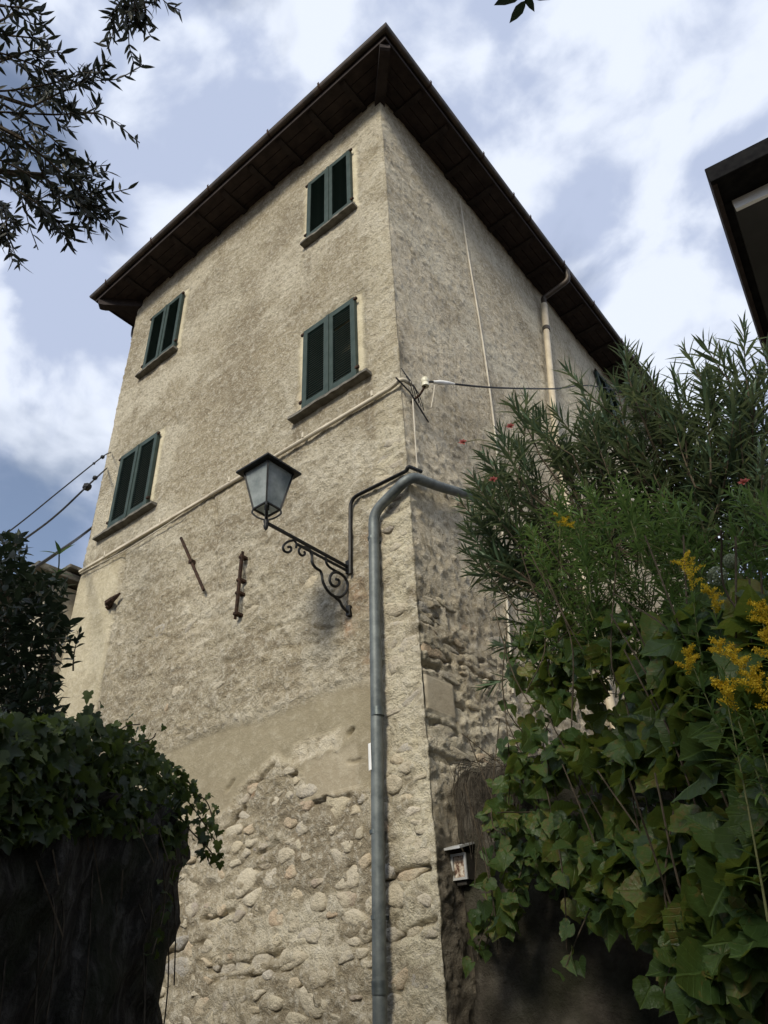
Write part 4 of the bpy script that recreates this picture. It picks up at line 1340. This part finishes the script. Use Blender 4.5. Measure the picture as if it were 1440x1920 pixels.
def shoot(T, dr, length, spacing, lmin, lmax, ang_tip, ang_base, per, rnd, out, stems, rad=.004, sag=.0, arch=.15):
    """a leafy shoot ending at T with direction dr; whorled leaves"""
    T = np.array(T, float); dr = unit(np.array(dr, float))
    side = unit(np.array([rnd.gauss(0, 1), rnd.gauss(0, 1), rnd.gauss(0, .3)]))
    pts = []
    n_ = 7
    for k in range(n_):
        f_ = k / (n_ - 1)                      # 0 base, 1 tip
        q_ = T - dr * length * (1 - f_) + side * arch * length * ((1 - f_) ** 2) - np.array([0, 0, sag * length * (1 - f_) ** 2])
        pts.append(q_)
    stems.append((pts, [rad * (1.25 - .75 * k / (n_ - 1)) for k in range(n_)]))
    m_ = int(length / spacing); ph = rnd.uniform(0, 6)
    P_, D_, N_, S_ = out
    pa = np.array(pts)
    for k in range(m_):
        f_ = (k + .6) / m_
        if f_ < .12: continue
        g = f_ * (n_ - 1); i = min(int(g), n_ - 2); q_ = pa[i] * (1 - (g - i)) + pa[i + 1] * (g - i)
        tg = unit(pa[i + 1] - pa[i])
        u_ = unit(np.cross(tg, [.31, .17, .93])); w_ = np.cross(tg, u_)
        an = R(ang_tip * f_ + ang_base * (1 - f_))
        for c_ in range(per):
            if rnd.random() < (.06 if f_ > .45 else .35): continue
            a_ = ph + 2 * math.pi * c_ / per + rnd.uniform(-.3, .3)
            rad_ = u_ * math.cos(a_) + w_ * math.sin(a_)
            an2 = an + R(rnd.gauss(0, 15))
            d_ = tg * math.cos(an2) + rad_ * math.sin(an2)
            P_.append(q_); D_.append(d_); N_.append(tg * math.sin(an2) - rad_ * math.cos(an2) + np.array([rnd.gauss(0, .15) for _ in range(3)]))
            S_.append(rnd.uniform(lmin, lmax) * (1 - .45 * max(0, f_ - .8) / .2))
        ph += 1.05
    # tip tuft
    return pts


def stem_mesh(name, stems, mat_, parent, n_=5, kind=None):
    mb = MB()
    for pts, rr_ in stems: mb.tube(pts, rr_, n_)
    o = mb.build(name, mat_, parent, smooth=True)
    if kind: tag(o, kind=kind)
    return o


# ---- oleander on the right-hand terrace
rd = random.Random(21)
ol_root = np.array((2.35, .55, 2.5))
oleander = empty('oleander', ol_root, 'tall oleander shrub with narrow leaves in front of the shaded side wall', 'shrub')
tips = [(862, 940), (872, 985), (868, 1030), (880, 1075), (885, 890), (905, 850), (935, 805), (958, 748), (985, 740), (1012, 770), (1062, 692), (1085, 722), (1105, 765), (1130, 740),
        (1150, 705), (1172, 650), (1192, 662), (1215, 690), (1240, 745), (1262, 695), (1283, 652), (1318, 640), (1345, 652), (1368, 672), (1395, 612), (1422, 690), (1438, 655), (915, 1105), (942, 1160), (930, 1210), (905, 1290)]
poly = [(880, 930), (940, 810), (1000, 770), (1060, 740), (1110, 780), (1180, 690), (1240, 760), (1300, 690), (1440, 690), (1440, 1010), (1250, 980), (1100, 1000), (960, 1120), (890, 1060)]
allt = [(x, y, 0) for x, y in tips] + [(x, y, 1) for x, y in sample([(1200, 740), (1300, 700), (1440, 690), (1440, 960), (1250, 960)], 40, rd)] + [(x, y, 1) for x, y in sample(poly, 165, rd)]
out_ = ([], [], [], []); stems = []
core = np.array((1.95, .35, 3.3))
joins = [np.array((1.2, .0, 3.55)), np.array((1.5, .1, 3.9)), np.array((1.95, .2, 4.1)), np.array((2.35, .1, 3.9)), np.array((2.7, -.1, 3.5)), np.array((1.5, -.1, 3.2)), np.array((3.0, -.3, 3.4))]
for (x, y, inner) in allt:
    d_ = np.interp(x, [860, 1000, 1200, 1440], [5.1, 5.4, 5.3, 4.5]) + (rd.uniform(-.3, .5) if inner else rd.uniform(-.15, .25))
    T = at(x, y, d_)
    dr = unit(T - core) * .9 + np.array((0, 0, .75)) + np.array([rd.gauss(0, .22) for _ in range(3)])
    if y > 1000: dr[2] -= .6
    p_ = shoot(T, dr, rd.uniform(.42, .70),   .030, .12, .19, 26, 84, 3, rd, out_, stems, .0045)
    j = min(joins, key=lambda q_: np.linalg.norm(q_ - p_[0]))
    stems.append((spline([p_[0], (p_[0] * .5 + j * .5) + (0, 0, -.06), j], 3), [.006] * 7))
for j in joins:
    stems.append((spline([j, j * .6 + ol_root * .4 + (0, 0, .1), ol_root], 4), [.012 + .001 * k for k in range(9)]))
stem_mesh('stems', stems, M_twig, oleander, 5)
leaf_cloud(OLE, *out_, M_ole, oleander)
for k, (x, y, d_) in enumerate([(868, 830, 5.1), (957, 800, 5.2), (1395, 905, 4.2), (925, 900, 4.9), (1480, 800, 4.2)]):
    c_ = at(x, y, d_); P_, D_, N_, S_ = [], [], [], []
    for a_ in range(7):
        th = a_ * .9; dd = np.array((math.cos(th), math.sin(th), .4 + .2 * (a_ % 2)))
        P_.append(c_); D_.append(dd); N_.append((0, 0, 1)); S_.append(.034)
    X_, Y_, Z_ = frames(np.array(D_), np.array(N_)); VV = []; FF = []
    for i in range(7):
        b_ = len(VV); VV += [tuple(P_[i] + S_[i] * (v_[0] * X_[i] + v_[1] * Y_[i] + v_[2] * Z_[i])) for v_ in PETAL[0]]; FF += [tuple(b_ + q_ for q_ in f_) for f_ in PETAL[1]]
    mesh('flower', VV, FF, M_pink, oleander, True)
    j = min(out_[0], key=lambda q_: np.linalg.norm(q_ - c_))
    MB().tube(spline([c_, (c_ + j) / 2 + (0, 0, .03), j], 4), .003, 5).build('flower_stalk', M_stem, oleander)

# ---- goldenrod in front of it
def plume(T, dr, size, rnd):
    """arching panicle of tiny florets"""
    P_, D_, N_, S_ = [], [], [], []
    T = np.array(T); dr = unit(np.array(dr))
    for b_ in range(9):
        f_ = b_ / 9
        a_ = rnd.uniform(0, 6.28)
        sd_ = unit(np.array((math.cos(a_), math.sin(a_), .5)))
        base = T - dr * size * (1 - f_) * .9
        L_ = size * (.55 - .35 * f_)
        for k in range(24):
            g = k / 24
            q_ = base + sd_ * L_ * g + dr * L_ * .5 * g + np.array((0, 0, -.35 * L_ * g * g))
            for r_ in range(5):
                P_.append(q_ + np.array([rnd.gauss(0, .0035) for _ in range(3)])); D_.append([rnd.gauss(0, 1) for _ in range(3)]); N_.append([rnd.gauss(0, 1) for _ in range(3)]); S_.append(rnd.uniform(.004, .0075))
    return P_, D_, N_, S_


rd = random.Random(33)
gpoly = [(935, 1010), (1000, 930), (1090, 890), (1180, 880), (1300, 930), (1440, 900), (1440, 1130), (1300, 1200), (1150, 1190), (1000, 1200), (930, 1180)]
gplants = [('goldenrod with one small drooping yellow plume, leftmost of the goldenrods', [(1046, 965, 4.1, .10)], 950, 1130),
           ('goldenrod with a tall bright yellow zigzag plume in the middle of the terrace', [(1280, 1045, 3.0, .13), (1325, 1100, 2.8, .08)], 1130, 1300),
           ('goldenrod at the right edge with the largest mass of ochre yellow plumes', [(1415, 1128, 2.4, .07), (1425, 1185, 2.3, .08), (1290, 1215, 2.6, .07), (1375, 1235, 2.25, .11), (1405, 1262, 2.2, .10), (1340, 1205, 2.3, .08), (1350, 1275, 2.2, .07)], 1300, 1440)]
for lab, fl_, xa, xb in gplants:
    rt = at((xa + xb) / 2, 1330, np.interp((xa + xb) / 2, [930, 1440], [5.6, 4.0]))
    g_ = empty('goldenrod', rt, lab, 'plant', 'goldenrod plants on the terrace')
    out_ = ([], [], [], []); stems = []
    pl_ = [p for p in sample(gpoly, 170, rd) if xa <= p[0] <= xb]
    for x, y in pl_:
        d_ = np.interp(x, [930, 1440], [4.75, 3.0]) + rd.uniform(-.25, .35)
        T = at(x, y, d_)
        dr = np.array((rd.gauss(-.15, .25), rd.gauss(-.25, .25), 1.0))
        p_ = shoot(T, dr, rd.uniform(.35, .6), .020, .07, .115, 35, 85, 2, rd, out_, stems, .003, arch=.1)
        stems.append(([p_[0], p_[0] * .4 + rt * .6 + (0, 0, .1), rt], [.0022, .0022, .0022]))
    Pf, Df, Nf, Sf = [], [], [], []
    for (x, y, d_, sz) in fl_:
        T = at(x, y, d_)
        a_, b_, c_, e_ = plume(T, (rd.gauss(-.3, .3), rd.gauss(-.1, .3), 1), sz * 1.3, rd)
        Pf += a_; Df += b_; Nf += c_; Sf += e_
        shoot(T - (0, 0, sz), (rd.gauss(0, .1), rd.gauss(0, .1), 1), .5, .02, .06, .10, 45, 80, 2, rd, out_, stems, .003, arch=.08)
    stem_mesh('stems', stems, M_stem, g_, 4)
    leaf_cloud(GLD, *out_, M_gold, g_, 200)
    X_, Y_, Z_ = frames(np.array(Df), np.array(Nf)); V0, F0 = PETAL
    VV = (np.einsum('vk,nkc->nvc', V0, np.stack([X_, Y_, Z_], 1)) * np.array(Sf)[:, None, None] + np.array(Pf)[:, None, :]).reshape(-1, 3)
    FF = [tuple(k * len(V0) + i for i in q_) for k in range(len(Pf)) for q_ in F0]
    tag(mesh('florets', VV, FF, M_yel, g_, True), kind='stuff')

# pale round blooms between the plumes
bl = empty('pale_bloom', at(1360, 1120, 3.0), 'pair of pale green round flower heads among the goldenrod', 'flowers')
for (x, y, r_) in ((1345, 1080, .034), (1370, 1052, .026)):
    c_ = at(x, y, 2.95); VV, FF = [], []
    for k in range(120):
        ph = math.acos(1 - 2 * (k + .5) / 120); th = k * 2.39996
        n_ = np.array((math.sin(ph) * math.cos(th), math.sin(ph) * math.sin(th), math.cos(ph)))
        X_, Y_, Z_ = frames(np.array([unit(np.cross(n_, (.3, .5, .8)))]), np.array([n_])); b_ = len(VV)
        VV += [tuple(c_ + n_ * r_ * rd.uniform(.75, 1.1) + r_ * rd.uniform(.3, .5) * ((v_[1] - .5) * Y_[0] + v_[0] * X_[0] + v_[2] * Z_[0])) for v_ in PETAL[0]]; FF += [tuple(b_ + q_ for q_ in f_) for f_ in PETAL[1]]
    mesh('flower_head', VV, FF, M_white, bl, True)
    MB().tube(spline([c_, c_ + (.02, .05, -.15), c_ + (.05, .1, -.45)], 4), .003, 5).build('stalk', M_stem, bl)

# ---- wild vine draped over the right-hand garden wall
rd = random.Random(44)
vpoly = [(890, 1665), (905, 1600), (925, 1530), (945, 1440), (935, 1380), (960, 1290), (950, 1230), (990, 1160), (1080, 1120), (1200, 1150), (1300, 1140), (1460, 1090), (1460, 1930), (1330, 1900), (1270, 1840), (1230, 1720), (1180, 1690), (1110, 1720), (1060, 1690), (1000, 1660), (960, 1720), (930, 1760), (905, 1790), (885, 1770)]
vine_o = empty('wild_vine', (2.2, -.6, 2.5), 'broad-leaved wild vine spilling over the garden wall at the lower right', 'vine')
vd = lambda x: float(np.interp(x, [880, 1000, 1150, 1300, 1440], [4.75, 4.35, 3.55, 2.85, 2.35]))
P_, D_, N_, S_ = [], [], [], []
stems = []


def vleaf(q_, lo, hi, lit=0):
    tx, ty, _z = topx(q_)
    if tx < 912 and 1545 < ty < 1690: return
    tocam = unit(CAM - q_)
    nrm = unit(tocam * .35 + np.array((0, 0, .75)) + np.array([rd.gauss(0, .5) for _ in range(3)]))
    dn = tocam * .5 + np.array([rd.gauss(0, .75), rd.gauss(0, .75), -.55 + rd.gauss(0, .5)])
    D_.append(dn); N_.append(nrm); P_.append(q_); S_.append(rd.uniform(lo, hi))


for (x, y) in sample(vpoly, 2100, rd):
    cl = float(fbm(np.array(x / 75.), np.array(y / 75.), 99, 2))
    if cl < .46 and rd.random() < .75: continue
    dep = abs(rd.gauss(0, .30)) + (.35 if cl < .46 else 0) - .25 * max(0, cl - .5)
    d_ = vd(x) + dep - .05 + .30 * max(0, (1350 - y) / 300)
    big_ = np.interp(x, [900, 1100, 1440], [.080, .115, .155])
    vleaf(at(x, y, d_), big_ * (.45 if rd.random() < .35 else .75), big_ * 1.15)
# loose tendrils with pale young leaves hanging out of the mass
for (pth, dd, n_) in [([(960, 1600), (930, 1680), (905, 1750), (895, 1800)], 4.7, 16), ([(985, 1620), (960, 1690), (925, 1740)], 4.6, 14), ([(1000, 1560), (975, 1640), (950, 1700)], 4.5, 14), ([(1180, 1600), (1130, 1660), (1090, 1740), (1060, 1815)], 3.75, 13), ([(1200, 1640), (1180, 1690), (1150, 1710)], 3.6, 8), ([(935, 1480), (910, 1540), (895, 1600), (890, 1660)], 4.8, 14), ([(1010, 1180), (975, 1205), (950, 1240)], 4.6, 7), ([(1060, 1130), (1010, 1190), (985, 1230)], 4.5, 8), ([(1390, 1640), (1400, 1720), (1385, 1790)], 2.4, 6), ([(1290, 1680), (1265, 1780), (1240, 1880)], 2.9, 7), ([(1330, 1700), (1300, 1830), (1290, 1890)], 2.75, 6)]:
    c_ = spline([at(x, y, dd) for x, y in pth], 8); stems.append((c_, [.003] * len(c_)))
    for k in range(n_):
        q_ = np.array(c_[int((k + .5) / n_ * len(c_))]) + np.array([rd.gauss(0, .03) for _ in range(3)])
        vleaf(q_, .06 if x < 1200 else .11, .095 if x < 1200 else .17)
for k in range(46):
    x, y = rd.choice(sample(vpoly, 1, rd)); d_ = vd(x) + .12
    a_ = at(x, y, d_); c_ = spline([a_ + (0, 0, .45) + np.array([rd.gauss(0, .12) for _ in range(3)]), a_ + np.array([rd.gauss(0, .05) for _ in range(3)]), a_ + (0, 0, -.3) + np.array([rd.gauss(0, .1) for _ in range(3)])], 5)
    stems.append((c_, [.0035] * len(c_)))
stem_mesh('stems', stems, M_twig, vine_o, 5)
P_, D_, N_, S_ = [list(q_) for q_ in (P_, D_, N_, S_)]
for k in range(4): leaf_cloud(VINES[k], P_[k::4], D_[k::4], N_[k::4], S_[k::4], M_vine, vine_o, 75)

# dry root curtain over the wall by the box
rd = random.Random(55)
rc = []
for k in range(70):
    x = rd.uniform(.06, .62); z_ = rd.uniform(2.66, 2.80); y_ = .20 - rd.uniform(0, .05)
    L_ = rd.uniform(.15, .55)
    c_ = [(x, .34, z_ + .04), (x + rd.gauss(0, .015), y_ + .03, z_ + .02), (x + rd.gauss(0, .02), y_ - .02, z_ - L_ * .4), (x + rd.gauss(0, .03), y_ - .01, z_ - L_)]
    rc.append((spline(c_, 3), [.0022] * 10))
o = stem_mesh('root_curtain', rc, M_root, None, 4)
tag(o, 'curtain of thin dry stems hanging over the garden wall top beside the house corner', 'dry stems', kind='stuff')

# ---- ivy and shrub on the left-hand wall
rd = random.Random(66)
ivy = empty('ivy', (-.2, -2.0, 2.3), 'dark ivy spilling over the top of the left retaining wall', 'ivy')
ip = [(-30, 1330), (60, 1350), (120, 1345), (175, 1340), (230, 1375), (285, 1395), (330, 1440), (350, 1490), (340, 1560), (320, 1610), (300, 1580), (220, 1555), (100, 1560), (-30, 1575)]
def ld_(x, y=1500):                   # distance to the face of the left-hand wall in this direction
    v_ = unit(ray(min(x, 330), y)); n_ = np.array((.80, .60, 0))
    return float(((np.array((-.42, -1.66, 0)) + n_ * .10 - CAM) @ n_) / (v_ @ n_))



P_, D_, N_, S_ = [], [], [], []; stems = []


def ileaf(q_, lo, hi):
    nrm = unit(unit(CAM - q_) * .5 + np.array((0, 0, .6)) + np.array([rd.gauss(0, .45) for _ in range(3)]))
    D_.append([rd.gauss(0, .6), rd.gauss(0, .6), -.7 + rd.gauss(0, .4)]); N_.append(nrm); P_.append(q_); S_.append(rd.uniform(lo, hi))


for (x, y) in sample(ip, 1500, rd): ileaf(at(x, y, ld_(x, y) - .16 + abs(rd.gauss(0, .17))), .035, .060)
for pth, n_ in [([(320, 1470), (350, 1500), (380, 1540), (412, 1590)], 34), ([(300, 1450), (345, 1480), (385, 1500), (400, 1540)], 30), ([(330, 1520), (355, 1555), (385, 1585), (400, 1603)], 26), ([(325, 1560), (330, 1610), (322, 1650)], 12), ([(250, 1400), (285, 1385), (292, 1375)], 9), ([(165, 1360), (172, 1335), (176, 1322)], 10), ([(330, 1440), (350, 1460), (368, 1490)], 20), ([(215, 1380), (235, 1362), (262, 1358)], 12), ([(305, 1600), (308, 1700), (285, 1790)], 16)]:
    c_ = spline([at(x, y, ld_(x) - .05) for x, y in pth], 6); stems.append((c_, [.003] * len(c_)))
    for k in range(n_): ileaf(np.array(c_[int((k + .5) / n_ * len(c_))]) + np.array([rd.gauss(0, .022) for _ in range(3)]), .03, .052)
for k in range(40):
    x, y = sample(ip, 1, rd)[0]; a_ = at(x, y, ld_(x) + .05)
    c_ = spline([a_ + (0, 0, .02), a_, a_ + np.array([rd.gauss(0, .08), rd.gauss(0, .08), -.25])], 4); stems.append((c_, [.003] * len(c_)))
stem_mesh('stems', stems, M_twig, ivy, 4)
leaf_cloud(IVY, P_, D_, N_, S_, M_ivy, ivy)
rc = []
for k in range(45):
    s_ = rd.random(); s_ = .04 + .96 * s_; bx_ = -.42 + s_ * 1.9; by_ = -1.66 - s_ * 2.54
    nx_, ny_ = .80, .60
    off = .05 + rd.uniform(0, .05); z_ = 2.12 - rd.uniform(0, .3) - .35 * s_; L_ = rd.uniform(.2, .75)
    c_ = [(bx_ + nx_ * off, by_ + ny_ * off, z_), (bx_ + nx_ * (off + .04) + rd.gauss(0, .02), by_ + ny_ * (off + .04), z_ - L_ * .5), (bx_ + nx_ * (off + .05) + rd.gauss(0, .03), by_ + ny_ * (off + .05), z_ - L_)]
    rc.append((spline(c_, 3), [.003] * 7))
o = stem_mesh('hanging_roots', rc, M_root, None, 4)
tag(o, 'dead stems hanging down the dark left retaining wall', 'dry stems', kind='stuff')

rd = random.Random(77)
shrub = empty('shrub', at(40, 1420, 3.3), 'dense dark evergreen shrub on the left retaining wall with sprigs against the sky', 'shrub')
sp = [(-40, 1010), (20, 1005), (45, 1040), (60, 1085), (100, 1075), (128, 1105), (118, 1150), (135, 1185), (120, 1230), (100, 1260), (110, 1310), (118, 1350), (60, 1400), (-40, 1420)]
P_, D_, N_, S_ = [], [], [], []; stems = []
for (x, y) in sample(sp, 2000, rd):
    q_ = at(x, y, 3.35 + rd.uniform(-.35, .5))
    D_.append([rd.gauss(0, .7), rd.gauss(0, .7), .3 + rd.gauss(0, .5)]); N_.append([rd.gauss(0, .5), rd.gauss(0, .5), 1]); P_.append(q_); S_.append(rd.uniform(.04, .07))
rt = at(40, 1420, 3.6)
for (x, y) in sample(sp, 60, rd):
    T = at(x, y, 3.6); stems.append((spline([T, (T + rt) / 2 + np.array([rd.gauss(0, .05) for _ in range(3)]), rt], 4), [.004] * 9))
out_ = (P_, D_, N_, S_)
for (x, y, an) in [(60, 1075, 0), (40, 1005, 0), (12, 1000, 0), (20, 1055, 0), (125, 1170, 0), (150, 1185, 1)]:
    T = at(x, y, 3.5)
    shoot(T, (rd.gauss(-.2, .3), rd.gauss(.1, .3), .8), .22, .022, .04, .06, 40, 70, 2, rd, out_, stems, .003)
stem_mesh('stems', stems, M_twig, shrub, 4)
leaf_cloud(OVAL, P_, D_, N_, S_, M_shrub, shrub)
sprig = empty('sprig', at(110, 1090, 3.5), 'bright green leafy sprig standing up from the dark shrub at the left edge', 'sprig')
stems = []; P_, D_, N_, S_ = [], [], [], []
c0_ = at(111, 1040, 3.5); stems.append((spline([at(104, 1100, 3.5), at(110, 1065, 3.5), c0_], 5), [.003] * 11))
for (x, y, s_) in ((75, 1028, .075), (107, 1012, .07), (138, 1016, .075), (95, 1062, .05), (128, 1060, .05), (140, 1075, .05), (88, 1080, .05)):
    e_ = at(x, y, 3.48); b_ = c0_ if y < 1040 else at(106, 1075, 3.5)
    P_.append(b_); D_.append(e_ - b_); N_.append(np.array((0, 0, 1)) + unit(CAM - b_) * .5); S_.append(max(s_, np.linalg.norm(e_ - b_)))
stem_mesh('stem', stems, M_stem, sprig, 5)
leaf_cloud(OVAL, P_, D_, N_, S_, M_lemon, sprig)
# one stray leaf of the shrub reaching in at the very edge
# ---- olive tree, upper left
rd = random.Random(88)
ot = np.array((.15, -4.6, 2.2))
olive = empty('olive_tree', ot, 'olive tree whose dark leafy branches hang into the upper left of the sky', 'tree')
tr = MB(); 
fork = np.array((.35, -4.45, 3.4))
tr.tube(spline([ot + (0, 0, -.1), ot + (.08, .05, .5), fork], 5), [.17 - .008 * k for k in range(11)], 9)
tr.build('trunk', M_bark, olive, smooth=True)
od = 3.0
tw = [[(-160, 90), (-40, 90), (60, 120), (115, 150)], [(-160, 130), (-30, 170), (80, 160), (150, 140), (198, 120)], [(-150, 200), (0, 210), (100, 215), (190, 215), (262, 268)], [(-150, 230), (-10, 260), (100, 300), (185, 312)],
      [(-150, 260), (0, 300), (110, 360), (205, 398)], [(-140, 290), (-20, 330), (80, 390), (140, 452)], [(-150, 330), (-40, 370), (20, 400), (30, 440)], [(-120, -40), (-30, 5), (40, 15), (80, 28)], [(-150, 20), (-20, 60), (50, 70), (92, 74)],
      [(-150, 300), (20, 320), (120, 330), (195, 350)], [(-20, 180), (60, 230), (110, 270), (140, 300)], [(20, 110), (70, 150), (100, 190), (130, 210)], [(-120, 200), (-20, 240), (30, 290), (60, 340)], [(60, 200), (110, 175), (165, 150), (195, 128)],
      [(40, 260), (100, 310), (150, 360), (172, 430)], [(0, 320), (50, 360), (90, 410), (105, 440)], [(-60, 60), (0, 40), (40, 10), (70, -30)], [(-100, 150), (-10, 120), (60, 95), (120, 100)], [(80, 330), (130, 370), (165, 385), (203, 440)], [(-60, 350), (0, 385), (12, 420), (5, 445)],
      [(215, -90), (228, -30), (236, 20), (245, 48)], [(250, -100), (240, -30), (222, 10), (205, 35)], [(260, -90), (266, -20), (272, 20), (275, 40)], [(240, -60), (250, -10), (255, 20), (258, 50)], [(285, -80), (288, -30), (290, 10)]]
out_ = ([], [], [], []); stems = []
hub = [at(-250, 100, 3.1), at(-260, 300, 3.1)]
for hb2 in hub: stems.append((spline([hb2, (hb2 + fork) / 2 + (.1, 0, .15), fork], 5), [.02 + .004 * k for k in range(11)]))
hub3 = at(250, -260, 3.1); stems.append((spline([hub3, (hub3 + fork) / 2 + (0, 0, .5), fork], 5), [.016 + .004 * k for k in range(11)]))


def twig(c_, n_, rnd, l0=.034, l1=.056):
    c_ = [np.array(q_) for q_ in c_]
    P_, D_, N_, S_ = out_
    for k in range(n_):
        f_ = (k + .5) / n_; g = f_ * (len(c_) - 1); i = min(int(g), len(c_) - 2)
        q_ = c_[i] * (1 - g + i) + c_[i + 1] * (g - i); tg = unit(c_[i + 1] - c_[i])
        u_ = unit(np.cross(tg, [.3, .2, .9])); w_ = np.cross(tg, u_)
        a_ = (k % 2) * 1.57 + rnd.uniform(-.4, .4)
        for sg in (1, -1):
            if rnd.random() < .12: continue
            rad_ = (u_ * math.cos(a_) + w_ * math.sin(a_)) * sg
            an = R(rnd.gauss(48, 14))
            D_.append(tg * math.cos(an) + rad_ * math.sin(an) + np.array((0, 0, -.15))); N_.append(np.cross(tg, rad_) + np.array([rnd.gauss(0, .4) for _ in range(3)])); P_.append(q_); S_.append(rnd.uniform(l0, l1))


for k, pth in enumerate(tw):
    dd = od + rd.uniform(-.25, .35)
    c_ = spline([at(x, y, dd + rd.uniform(-.06, .06)) for x, y in pth], 6)
    stems.append((c_, [.0045 * (1 - .6 * i / len(c_)) for i in range(len(c_))]))
    if k < 20: h0 = min(hub, key=lambda q_: np.linalg.norm(q_ - c_[0]))
    else: h0 = hub3
    stems.append((spline([c_[0], (np.array(c_[0]) + h0) / 2, h0], 3), [.007] * 7))
    twig(c_, 19, rd)
    for s_ in range(2 if k in (0, 7, 8, 16, 17) or k >= 20 else 5):                 # side twigs
        i = rd.randrange(len(c_) // 3, len(c_) - 2); b_ = np.array(c_[i]); tg = unit(np.array(c_[i + 1]) - b_)
        e_ = b_ + (tg * .6 + np.array([rd.gauss(0, .45), rd.gauss(0, .45), rd.gauss(-.1, .5)])) * rd.uniform(.07, .15)
        cc = spline([b_, (b_ + e_) / 2 + np.array([rd.gauss(0, .01) for _ in range(3)]), e_], 4)
        stems.append((cc, [.0018] * len(cc))); twig(cc, 7, rd, .034, .056)
# the rest of the crown, unseen to the left, filled out to shade the lane
for k in range(260):
    q_ = fork + np.array((rd.gauss(-.1, .75), rd.gauss(-.45, .85), rd.uniform(-.2, 1.15)))
    px = topx(q_)
    if -450 < px[0] < 1800 and px[1] < 2300 and px[2] > 0: continue
    e_ = q_ + np.array([rd.gauss(0, .2), rd.gauss(0, .2), rd.gauss(.05, .2)])
    stems.append((spline([fork, (fork + q_) / 2 + (0, 0, .1), q_, e_], 3), [.02 - .0018 * i for i in range(10)]))
    twig(spline([q_, e_], 5), 12, rd); 
    for s_ in range(3): twig(spline([q_, q_ + np.array([rd.gauss(0, .18), rd.gauss(0, .18), rd.gauss(0, .18)])], 4), 9, rd)
stem_mesh('branches', stems, M_bark, olive, 5)
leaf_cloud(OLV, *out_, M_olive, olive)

# ---- branch tip hanging in from above
rd = random.Random(99)
btr = np.array((5.2, -3.2, 2.5))
ov = empty('overhanging_tree', btr, 'young tree beside the lane whose leaf tips hang into the top of the view', 'tree')
MB().tube(spline([btr, btr + (-.1, .05, 1.2), btr + (-.8, .1, 2.0), at(985, -260, 2.3), at(985, -30, 2.2)], 6), [.05 - .0018 * k for k in range(25)], 7).build('trunk', M_bark, ov, smooth=True)
P_, D_, N_, S_ = [], [], [], []
for (x0_, y0_, x1_, y1_) in [(985, 2, 955, 44), (984, -12, 1003, 22), (985, -25, 1030, 3), (985, -20, 925, 8), (980, -60, 935, -45), (990, -70, 1040, -60)]:
    b_ = at(x0_, y0_, 2.2); e_ = at(x1_, y1_, 2.2)
    P_.append(b_); D_.append(e_ - b_); N_.append(CAM - b_ + np.array([rd.gauss(0, .6) for _ in range(3)])); S_.append(np.linalg.norm(e_ - b_))
stems = []
hubt = btr + (-.8, .1, 2.0)
n_c = 0
while n_c < 230:                       # unseen crown over and behind the viewer, shaped to shade the vine
    b_ = np.array((rd.gauss(3.6, .95), rd.gauss(-5.0, .9), rd.uniform(3.9, 6.3))); px = topx(b_)
    if px[2] > 0 and px[0] > -900 and px[0] < 2300 and px[1] > -300: continue
    if b_[1] > -3.4 and b_[0] < 4: continue
    n_c += 1
    stems.append((spline([b_, (b_ + hubt) / 2 + (0, 0, .15), hubt], 3), [.004, .005, .006, .008, .011, .015, .02]))
    for r_ in range(26):
        q_ = b_ + np.array([rd.gauss(0, .17) for _ in range(3)])
        P_.append(q_); D_.append([rd.gauss(0, 1), rd.gauss(0, 1), rd.gauss(-.3, .6)]); N_.append([rd.gauss(0, .5), rd.gauss(0, .5), 1]); S_.append(rd.uniform(.07, .11))
stem_mesh('branches', stems, M_bark, ov, 5)
leaf_cloud(OVAL, P_, D_, N_, S_, M_shrub, ov)
